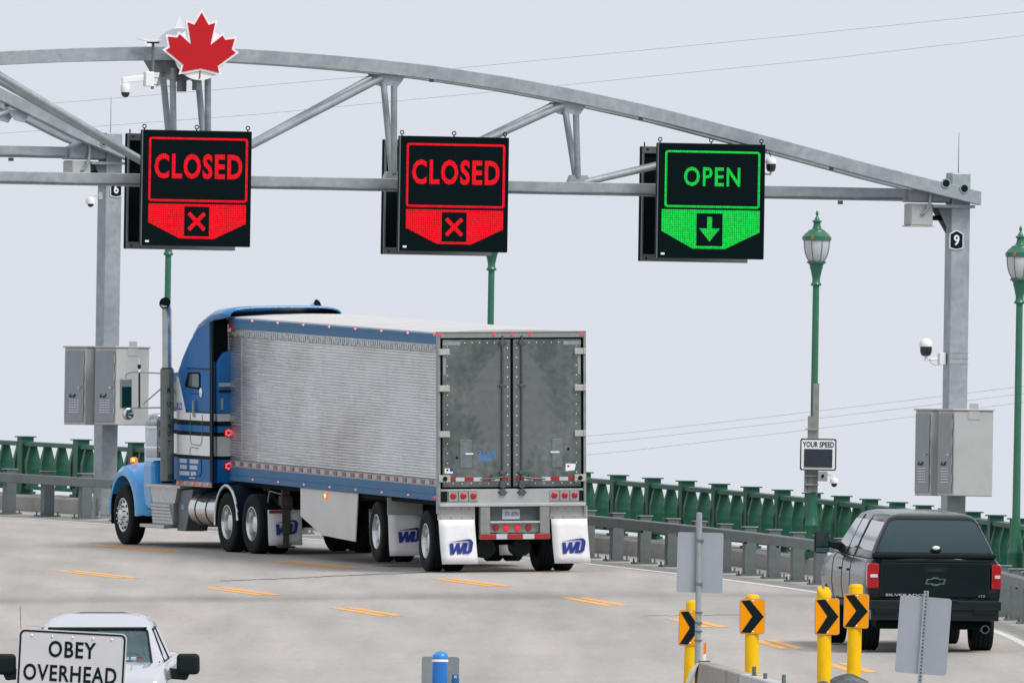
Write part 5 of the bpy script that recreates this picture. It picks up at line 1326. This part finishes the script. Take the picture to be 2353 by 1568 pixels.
bt = [(-.165, -.048), (-.135, .036), (-.062, .036), (-.045, .062), (.045, .062), (.062, .036), (.165, .036), (.135, -.048), (.062, -.048), (.045, -.068), (-.045, -.068), (-.062, -.048)]
em_ = MB(); ring_xz(em_, [(x + .02, z + 1.105) for x, z in bt], [(x * .83 + .02, z * .62 + 1.105) for x, z in bt], -.034, -.0225)
em_.build('badge_outline', chrome, pk); MB().prism([(x * .82 + .02, z * .61 + 1.105) for x, z in bt], 'y', -.029, -.0226).build('badge_fill', tealblk, pk)
word('SILVERADO', -.755, -.16, .872, .908, -.0222, M('chrome_letters', (.74, .76, .77), .2, .7), pk, 'tailgate_lettering', .02); word('LTZ', .70, .80, .865, .898, -.0222, MATS['chrome_letters'], pk, 'tailgate_lettering', .0)
m = MB(); m.bx(-1.03, 1.03, -.17, .02, .66, .81); m.bx(-1.0, 1.0, -.15, .02, .50, .6595); m.bx(-.36, .36, -.20, -.02, .80, .825); m.build('rear_bumper', M('bumper_dark', (.006, .013, .016), .35, .1, coat=.3, spec=.3), pk, bev=.03, seg=2)
for s in (-1, 1): MB().bx(*sorted((s * .60, s * .95)), -.176, -.155, .60, .69).build('bumper_step', bplastic, pk, bev=.006)
MB().bx(-.90, .92, .05, 1.0, .36, .52).build('spare_and_frame', blk, pk, bev=.06, seg=2)
MB().bx(-.70, .70, 1.1, 1.24, .36, .46).build('rear_axle', blk, pk); MB().sphere((0, 1.15, .40), .17, (1, 1, .9)).build('differential', blk, pk, True)
MB().bx(-.06, .06, -.14, .2, .40, .50).build('tow_hitch', blk, pk)
ex = MB().lathe([(.060, .25), (.064, -.06), (.052, -.06), (.050, .2)], 18, (.80, -.02, .37), 'y', cap=False).build('tailpipe', M('tailpipe_steel', (.22, .24, .24), .3, .8), pk, True)
MB().cyl((.80, .05, .37), (.80, .06, .37), .05, n=14).build('tailpipe_dark', blk, ex)

# white pickup coming towards us, with its driver
wp_paint = M('white_truck_paint', (.48, .495, .53), .22, .0, .04, 3, coat=.8)
WPp = at(252, 1700, 450.5 - D0); WPp.z = deckz(WPp.x, WPp.y) - .11
wk = thing('pickup_truck', frame(WPp, R(178.3)), 'white pickup facing the viewer, half hidden by the OBEY OVERHEAD sign', 'pickup')
lower_body(wk, wp_paint)
tabW = [(1.40, .97, 1.92, 4.85), (1.50, .93, 1.95, 4.66), (1.70, .84, 2.0, 4.30), (1.84, .78, 2.04, 4.04), (1.93, .73, 2.10, 3.86), (2.0, .66, 2.2, 3.66), (2.045, .52, 2.35, 3.4), (2.06, .3, 2.6, 3.1)]
gh = MB().loft([rring(x, a, b, z, min(.10, x * .3)) for z, x, a, b in tabW]).build('cab_roof', wp_paint, wk, True)
cut(gh, MB().bx(-.69, .69, 2.15, 4.15, 1.2, 1.90))
cut(gh, MB().prism([(-.80, 1.42), (.80, 1.42), (.70, 1.84), (.62, 1.868), (-.62, 1.868), (-.70, 1.84)], 'y', 3.5, 5.2))
wsg = glass('windscreen_glass', (.84, .95, .96), .065)
end_pane(wk, tabW, [(-.80, 1.41), (.80, 1.41), (.70, 1.845), (.62, 1.87), (-.62, 1.87), (-.70, 1.845)], 3, 1, wsg, 'windscreen', .004, .006)
m = MB(); m.tube([(x, interp(tabW, z, 3) + .008, z) for x, z in [(-.80, 1.40), (.80, 1.40), (.70, 1.85), (.62, 1.876), (-.62, 1.876), (-.70, 1.85), (-.80, 1.40)]], .016, 6); m.build('windscreen_seal', bplastic, wk)
MB().bx(-.82, .82, 4.62, 4.92, 1.375, 1.40).build('cowl', bplastic, wk, bev=.01)
MB().tube([(-.1, 4.84, 1.42), (-.45, 4.74, 1.45), (-.72, 4.70, 1.455)], .012, 6).build('wiper', bplastic, wk); MB().tube([(.6, 4.84, 1.42), (.3, 4.74, 1.45), (.0, 4.70, 1.455)], .012, 6).build('wiper', bplastic, wk)
MB().bx(-.7, .7, 3.95, 4.45, 1.22, 1.36).build('dashboard', M('dash_grey', (.12, .15, .15), .6), wk, bev=.04)
for x in (-.37, .37):
    m = MB(); m.bx(x - .26, x + .26, 2.65, 3.25, .95, 1.1); m.bx(x - .25, x + .25, 2.62, 2.78, 1.1, 1.66); m.bx(x - .13, x + .13, 2.62, 2.74, 1.68, 1.84); m.build('seat', M('seat_cloth', (.16, .19, .19), .8), wk, bev=.04, seg=2)
MB().lathe([(.185 + .016 * math.cos(a), .016 * math.sin(a)) for a in [2 * math.pi * i / 8 for i in range(9)]], 20, (-.47, 3.78, 1.35), 'y', cap=False).build('steering_wheel', bplastic, wk, True)
# vehicle left (driver) side lies towards -x of the vehicle frame
m = MB(); m.bx(-.66, -.58, 4.668, 4.672, 1.455, 1.505); m.build('windscreen_sticker', redtape, wk); m = MB(); m.bx(-.57, -.50, 4.668, 4.672, 1.455, 1.505); m.bx(-.47, -.40, 4.668, 4.672, 1.455, 1.50); m.build('windscreen_sticker', whitep, wk, kind='stuff')
for s in (-1, 1):
    side_pane(wk, tabW, s, [(3.12, 1.86), (3.12, 1.46), (4.50, 1.45), (4.42, 1.54), (3.98, 1.84)], dglass, 'front_door_window'); side_pane(wk, tabW, s, [(2.25, 1.86), (2.2, 1.46), (3.04, 1.46), (3.04, 1.86)], dglass, 'rear_door_window')
    MB().tube([(s * (interp(tabW, z, 1) + .008), y, z) for y, z in ((3.05, 1.88), (3.9, 1.87), (4.42, 1.55), (4.55, 1.44), (3.08, 1.44), (3.08, 1.88))], .014, 6).build('window_trim', bplastic, wk)
    car_wheel(wk, s * .89, 1.17, s); car_wheel(wk, s * .89, 5.08, s)
    hm = MB().bx(*sorted((s * 1.12, s * 1.44)), 4.18, 4.38, 1.25, 1.54).build('mirror', bplastic, wk, bev=.06, seg=3)
    MB().prism([(s * .90, 1.20), (s * 1.26, 1.17), (s * 1.32, 1.30), (s * 1.05, 1.34), (s * .90, 1.42)], 'y', 4.22, 4.34).build('mirror_arm', bplastic, wk, bev=.025, seg=2)
    hl = MB().prism([(s * .62, .98), (s * .93, .98), (s * .93, 1.15), (s * .66, 1.12)], 'y', 6.0, 6.17).build('headlamp', M('headlamp_glass', (.55, .57, .6), .1, .3, coat=1), wk, bev=.01)
MB().bx(-.58, .58, 6.10, 6.19, .80, 1.12).build('grille', chrome, wk, bev=.02); MB().bx(-.95, .95, 6.08, 6.28, .52, .78).build('front_bumper', chrome, wk, bev=.04, seg=2)
m = MB(); m.loft([[(-.75, 4.86, 1.38), (-.70, 4.86, 1.43), (-.28, 4.86, 1.452), (-.22, 4.86, 1.44), (.22, 4.86, 1.44), (.28, 4.86, 1.452), (.70, 4.86, 1.43), (.75, 4.86, 1.38)], [(-.72, 5.5, 1.33), (-.66, 5.5, 1.40), (-.30, 5.5, 1.435), (-.24, 5.5, 1.40), (.24, 5.5, 1.40), (.30, 5.5, 1.435), (.66, 5.5, 1.40), (.72, 5.5, 1.33)], [(-.64, 6.05, 1.1), (-.6, 6.05, 1.22), (-.3, 6.05, 1.25), (-.24, 6.05, 1.23), (.24, 6.05, 1.23), (.3, 6.05, 1.25), (.6, 6.05, 1.22), (.64, 6.05, 1.1)]]); m.build('hood', wp_paint, wk, True)
for x in (-.56, .56): MB().tube([(x, 4.9, 1.448), (x * .98, 5.5, 1.412), (x * .93, 6.0, 1.26)], .007, 6).build('hood_crease', M('white_seam', (.30, .31, .33), .5), wk)
for s in (-1, 1): MB().tube([(s * .80, 4.90, 1.41), (s * .99, 4.86, 1.40), (s * 1.035, 4.80, 1.2), (s * 1.05, 4.75, .9)], .007, 6).build('fender_seam', M('white_seam', (1, 1, 1)), wk)
MB().tube([(-.62, 2.22, 2.0), (-.3, 2.42, 2.055), (.3, 2.42, 2.055), (.62, 2.22, 2.0)], .012, 6).build('roof_seam', bplastic, wk)
MB().cyl((1.0, 4.95, 1.36), (1.03, 4.95, 2.22), .006, .004, 6).build('aerial', bplastic, wk)

def person_driver():
    me = bpy.data.meshes.new('person'); V, E, Rd = [], [], []
    def v(p, r, parent=None):
        V.append(p); Rd.append(r)
        if parent is not None: E.append((parent, len(V) - 1))
        return len(V) - 1
    pel = v((0, 0, 1.12), (.17, .13)); wa = v((0, -.01, 1.30), (.15, .11), pel); ch = v((0, .02, 1.48), (.18, .12), wa); sh = v((0, .02, 1.60), (.15, .09), ch)
    nk = v((0, .03, 1.68), (.055, .055), sh); hd = v((0, .05, 1.78), (.075, .09), nk); tp = v((0, .045, 1.87), (.06, .075), hd)
    for s in (-1, 1):
        so_ = v((s * .19, .03, 1.57), (.065, .065), sh); el = v((s * .27, .22, 1.36), (.045, .045), so_); wr = v((s * .16, .46, 1.42), (.03, .03), el); pa = v((s * .14, .54, 1.46), (.04, .022), wr)
        for k in range(4):
            a = v((s * (.115 + .022 * k), .585, 1.475 + .004 * k), (.010, .010), pa); v((s * (.115 + .022 * k), .60, 1.445), (.008, .008), a)
        th = v((s * .095, .55, 1.48), (.011, .011), pa); v((s * .085, .58, 1.49), (.009, .009), th)
        hip = v((s * .10, .12, 1.10), (.10, .10), pel); kn = v((s * .15, .52, 1.16), (.07, .07), hip); v((s * .14, .72, .80), (.05, .05), kn)
    me.from_pydata(V, E, []); o = bpy.data.objects.new('person', me); col.objects.link(o)
    q = o.modifiers.new('k', 'SKIN'); d = me.skin_vertices[0].data
    for i, r in enumerate(Rd): d[i].radius = r; d[i].use_root = (i == 0)
    o.modifiers.new('u', 'SUBSURF').levels = 2
    baked(o); me = o.data
    skin = M('skin_tone', (.62, .40, .28), .5); shirt = M('shirt_cloth', (.50, .56, .60), .8)  # skin and shirt colours lightened to make up for the unlit cab
    me.materials.clear(); me.materials.append(shirt); me.materials.append(skin)
    for p in me.polygons:
        c = p.center; p.material_index = 1 if (c.z > 1.655 or c.y > .40 and c.z > 1.3) else 0; p.use_smooth = True
    hair = MB().sphere((0, .02, 1.84), .095, (.95, 1.1, .85), 14).build('hair', M('dark_hair', (.03, .025, .02), .7), o, True)
    for s in (-1, 1): MB().sphere((s * .032, .135, 1.80), .012, (1, .6, .7), 8).build('eye', tealblk, o)
    MB().prism([(-.012, 1.75), (.012, 1.75), (.006, 1.80), (-.006, 1.80)], 'y', .13, .165).build('nose', skin, o); MB().bx(-.025, .025, .128, .14, 1.715, 1.723).build('mouth', M('lip_tone', (.30, .12, .10), .5), o)
    for s in (-1, 1): MB().sphere((s * .082, .04, 1.79), .025, (.4, .8, 1.2), 8).build('ear', skin, o)
    return o
drv = person_driver(); tag(drv, 'driver seen through the white pickup windscreen, hands on the wheel', 'person')
drv.matrix_world = wk.matrix_world @ Matrix.Translation((-.47, 3.12, .0))

# ------------------------------------------------------------------ foreground signs, bollards and barrier
def fplace(px, py, k, rz=0, lean=0):
    p = at(px, py, F / k - D0)
    return Matrix.Translation(p) @ Matrix.Rotation(rz, 4, 'Z') @ Matrix.Rotation(lean, 4, 'Y')
def down(mw):                                            # deck height below this frame's origin (local, along z)
    p = mw.translation; return deckz(p.x, p.y) - p.z
# OBEY OVERHEAD sign
k = 205.0
mw = fplace(168, 1448, k, R(-4), R(2.2)); dz = down(mw)
ob = thing('road_sign', mw, 'white sign with black border reading OBEY OVERHEAD in front of the white pickup', 'sign')
W_, H_ = 250 / k, 1.52
signw = M('white_sign_sheet', (.60, .595, .62), .45, 0, .03)
MB().prism(rrect(-W_ / 2, W_ / 2, -H_, 0, .06), 'y', 0, .006).build('panel', signw, ob)
ring_xz(MB(), rrect(-W_ / 2 + .014, W_ / 2 - .014, -H_ + .014, -.014, .055), rrect(-W_ / 2 + .034, W_ / 2 - .034, -H_ + .034, -.034, .04), -.004, -.0005).build('border', tealblk, ob)
word('OBEY', -.265, .268, -.305, -.118, -.0005, tealblk, ob, bold=.02, sp=1.12)
word('OVERHEAD', -.535, .515, -.575, -.388, -.0005, tealblk, ob, bold=.02, sp=1.12)
for x in (-.46, -.23, 0, .23, .44): MB().sphere((x, -.004, -.075), .013, (1, .6, 1), 8).build('rivet', M('bright_rivet', (1, 1, 1)), ob)
for x in (-.4, .4): MB().bx(x - .03, x + .03, .0065, .05, dz, -.05).build('post', galvp, ob)
# two blank sign backs
k = 160.0
mw = fplace(1610, 1222, k, R(4), R(.5)); dz = down(mw)
sb = thing('road_sign', mw, 'blank grey back of a sign on a round pipe post by the barrier end', 'sign', 'sign backs seen from behind')
MB().prism(rrect(-.33, .33, -.865, 0, .03), 'y', .035, .041).build('panel', signback, sb)
pp = MB().cyl((.005, 0, dz), (-.03, 0, .275), .042, .042, 16).build('post', M('pipe_zinc', (.34, .37, .38), .4, .4, .12, 8), sb, True)
MB().cyl((-.03, 0, .275), (-.03, 0, .285), .045, .02, 16).build('post_cap', galv, sb)
for z in (-1.15, -1.30, -1.42, -1.55): MB().lathe([(.043, z - .015), (.056, z - .012), (.056, z + .012), (.043, z + .015)], 14, (.0, 0, 0), cap=False).build('clamp', galvp, sb)
for z in (-.12, -.74): MB().bx(-.06, .04, -.046, .034, z - .018, z + .018).build('bracket', galvp, sb)
k = 165.0
mw = fplace(2127, 1370, k, R(-3), R(3.4)); dz = down(mw)
sb = thing('road_sign', mw, 'blank grey sign back on a perforated post in front of the black pickup', 'sign', 'sign backs seen from behind')
MB().prism(rrect(-.36, .36, -1.075, 0, .045), 'y', .03, .036).build('panel', M('sign_sheet_aluminium', (1, 1, 1)), sb)
m = MB(); m.bx(-.033, .033, .012, .0295, dz, .085); m.bx(-.033, -.024, -.012, .0119, dz, .085); m.bx(.024, .033, -.012, .0119, dz, .085); pp = m.build('post', M('channel_zinc', (.42, .45, .48), .4, .5, .15, 9), sb)
m = MB()
for i in range(60): m.cyl((0, .006, .06 - i * .0508), (0, .0118, .06 - i * .0508), .010, n=8)
m.build('post_hole', tealblk, pp, kind='stuff')
# chevron bollards
def bollard(px, ptop, k, capt, lab, panel, lean=0.0, rz=0.0):
    mw = fplace(px, ptop, k, rz, lean); dz = down(mw)
    b = thing('bollard', mw, lab, 'bollard', 'yellow chevron bollards')
    r = .104
    MB().lathe([(r, dz), (r, -.02), (r * .97, -.006), (r * .9, 0)], 24).build('post', yelp, b, True)
    if capt: MB().lathe([(r * .93, -.10), (r * .93, -.0), (r * .8, .02), (.01, .028)], 24).build('cap', yelp, b, True)
    (pl_, pr_, pt_, pb_) = panel
    x0, x1, z1, z0 = (pl_ - px) / k, (pr_ - px) / k, (ptop - pt_) / k, (ptop - pb_) / k
    w_ = x1 - x0; h_ = z1 - z0
    pv = MB().prism(rrect(x0, x1, z0, z1, .035), 'y', -r - .012, -r - .004).build('chevron_panel', orgs, b)
    MB().prism(rrect(x0 - .008, x1 + .008, z0 - .008, z1 + .008, .04), 'y', -r - .0039, -r + .004).build('panel_back', alud, b)
    X = lambda u: x0 + u * w_; Z = lambda v: z0 + v * h_
    MB().prism([(X(.04), Z(.96)), (X(.40), Z(.985)), (X(.975), Z(.50)), (X(.43), Z(.02)), (X(.04), Z(.03)), (X(.50), Z(.51))], 'y', -r - .016, -r - .0121).build('chevron', tealblk, b)
    for v in (.96, .06): MB().sphere((X(.52), -r - .015, Z(v)), .012, (1, .6, 1), 8).build('rivet', MATS['bright_rivet'], b)
    return b
bollard(1592, 1382, 156, True, 'chevron bollard partly hidden by the pipe sign post, leftmost of four', (1562, 1611, 1402, 1481), R(1.0))
bollard(1728, 1368, 157, True, 'chevron bollard standing alone between the barrier and the black pickup', (1700.5, 1756, 1376, 1454), R(-.4))
b3 = bollard(1893, 1366, 159, False, 'chevron bollard with a crumpled yellow top, left of the pair by the pickup', (1870, 1925, 1374, 1456), R(-.8), R(8))
m = MB(); m.loft([[( .10 * math.cos(a) * q + sx, .10 * math.sin(a) * q, z + .03 * math.sin(a * 2 + ph)) for a in [2 * math.pi * i / 14 for i in range(14)]] for z, q, sx, ph in ((-.05, 1.05, 0, 0), (.0, 1.08, .0, .8), (.05, .98, -.01, 1.4), (.09, .75, -.02, 2), (.10, .3, -.02, 2))]); m.build('crumpled_cap', yelp, b3, True)
bollard(1966, 1344, 156, True, 'chevron bollard right of the pair, closest to the black pickup tail lamp', (1940, 1996, 1364, 1441), R(.6))
# concrete barrier and what stands on it
bar0 = at(1660, 1531, F / 160 - D0 + 1.2); bh = heading(-90) + R(1.5)
def barrier(px, py, k, lab, mt, Lb=5.2, yoff=0.0, painted=False):
    p = at(px, py, F / k - D0); g = deckz(p.x, p.y); fr = frame(Vector((p.x, p.y, g)), R(5.5), True)
    hgt = p.z - g
    b = thing('concrete_barrier', fr, lab, 'barrier', 'concrete barriers')
    prof = [(-.0, hgt), (.20, hgt), (.24, .40), (.42, .10), (.42, 0), (-.22, 0), (-.22, .10), (-.05, .40)]
    m = MB().prism(prof, 'y', -Lb, 0).build('body', mt, b, bev=.015)
    return b, hgt
concb = M('barrier_concrete', (.34, .31, .265), .9, 0, .18, 3, .3, dirt=((.20, .175, .14), .7, 1.6)); concg = M('barrier_concrete_new', (.46, .46, .45), .85, 0, .14, 4, .2, dirt=((.34, .34, .33), .5, 2))
b1, hb = barrier(1604, 1519, 160, 'tan weathered concrete barrier end below the pipe sign post', concb, 5.9)
MB().prism([(-.0, hb - .01), (-.04, hb - .10), (-.235, .10), (-.235, 0), (-.42, 0), (-.30, .25), (-.10, hb - .12)], 'y', -.25, .004).build('painted_end', whited, b1)
MB().bx(.02, .18, -.12, .0, hb + .001, hb + .02).build('lifting_plate', galvp, b1)
b2, hb2 = barrier(1702, 1546, 162.8, 'pale concrete barrier with lifting pins, right of the tan barrier end', concg, 6)
for y in (-1.0, -5.0):
    for x in (.10,): MB().bx(x - .03, x + .03, y - .1, y + .1, hb2 + .001, hb2 + .012).build('pin_plate', galvp, b2); MB().cyl((x, y, hb2), (x, y, hb2 + .13), .03, n=12).build('lifting_pin', galvp, b2)
MB().cyl((.10, -2.5, hb2), (.10, -2.5, hb2 + .08), .028, n=12).build('lifting_pin', galvp, b2)
# small reflector marker standing by the pipe post
mw = fplace(1617, 1517, 158, 0); mk = thing('marker_post', mw, 'small orange and white marker just right of the pipe post', 'marker')
MB().bx(-.01, .03, -.02, .02, 0, .10).build('white_part', whitep, mk); MB().bx(-.01, .03, -.02, .02, .1005, .26).build('orange_part', M('marker_orange', (.75, .22, .03), .5), mk)
# dark tarp over the base of the right bollard
tm = MB(); mw = fplace(1952, 1582, 166, 0)
rg = []
for j in range(9):
    t = j / 8; x = -.26 + .50 * t
    hz = (.22 * math.sin(math.pi * (t * .80 + .12)) ** .55) + (.0 if t < .9 else .02); wd_ = .16 * (1 - .5 * t)
    rg.append([(x + .02 * math.sin(a * 3 + j), wd_ * math.cos(a), hz * math.sin(a) if math.sin(a) > 0 else .25 * math.sin(a)) for a in [2 * math.pi * i / 16 for i in range(16)]])
tarp = tm.loft(rg).build('tarp_cover', M('dark_grey_tarp', (.055, .07, .078), .45, 0, .3, 9, .4), None, True)
tarp.matrix_world = mw; tag(tarp, 'dark grey tarp bundle at the foot of the right chevron bollards', 'tarp')
mw2 = fplace(1891, 1577, 167, 0)
t2 = MB().sphere((0, 0, 0), .10, (1.1, .8, .9), 14).build('tarp_cover', MATS['dark_grey_tarp'], None, True); t2.matrix_world = mw2; tag(t2, 'small dark cover peeking out left of the crumpled bollard', 'tarp')
# blue wrapped delineator with a sign back behind it
k = 165.0
mw = fplace(1011, 1497, k, 0); dz = down(mw)
bd = thing('delineator_post', mw, 'bright blue wrapped post with a white tie at the bottom centre', 'delineator')
r = .108
bluew = M('blue_wrap', (.006, .15, .52), .35, 0, .08, 5, .15, coat=.2)
MB().lathe([(r * 1.03, dz), (r * 1.04, -.40), (r, -.125), (r * .99, -.12)], 24).build('wrap', bluew, bd, True)
m = MB(); m.loft([[(r * q * math.cos(a) + sx, r * q * math.sin(a), z + .022 * math.sin(a + 1) * (1 if z > -.05 else 0)) for a in [2 * math.pi * i / 16 for i in range(16)]] for z, q, sx in ((-.12, .97, 0), (-.08, 1.03, 0), (-.045, 1.0, 0), (-.015, .85, -.01), (.0, .5, -.03), (-.02, .2, -.045))]); m.build('wrap_top', M('blue_wrap_light', (.03, .22, .62), .35, 0, .1, 8, coat=.2), bd, True)
MB().lathe([(r * 1.02, -.135), (r * 1.07, -.13), (r * 1.07, -.108), (r * 1.02, -.10)], 24, cap=False).build('white_tie', whitep, bd, True)
MB().lathe([(r * 1.04, -.50), (r * 1.08, -.495), (r * 1.08, -.475), (r * 1.04, -.47)], 24, cap=False).build('white_tie', whitep, bd, True)
mw = fplace(1012, 1507, 164.3, R(2)); dz = down(mw)
sb = thing('road_sign', mw, 'small grey sign back behind the blue wrapped post', 'sign', 'sign backs seen from behind')
MB().prism(rrect(-.262, .262, -.80, 0, .035), 'y', .0, .006).build('panel', M('dark_sign_back', (.26, .29, .29), .4, .5, .2, 3), sb)
MB().bx(-.03, .03, .007, .05, dz, -.05).build('post', galvp, sb)
mw = fplace(1046, 1548, 165.5, 0); q = thing('cap_marker', mw, 'small dark blue capped post right of the blue wrapped post', 'marker')
dz = down(mw)
MB().lathe([(.05, dz), (.055, -.06), (.05, -.045), (.046, 0), (.0405, .002)], 14).build('sleeve', M('navy_sleeve', (.004, .09, .22), .4), q, True); MB().bx(-.02, .02, -.052, -.046, -.05, -.01).build('label', M('pale_blue_label', (.25, .42, .6), .5), q)
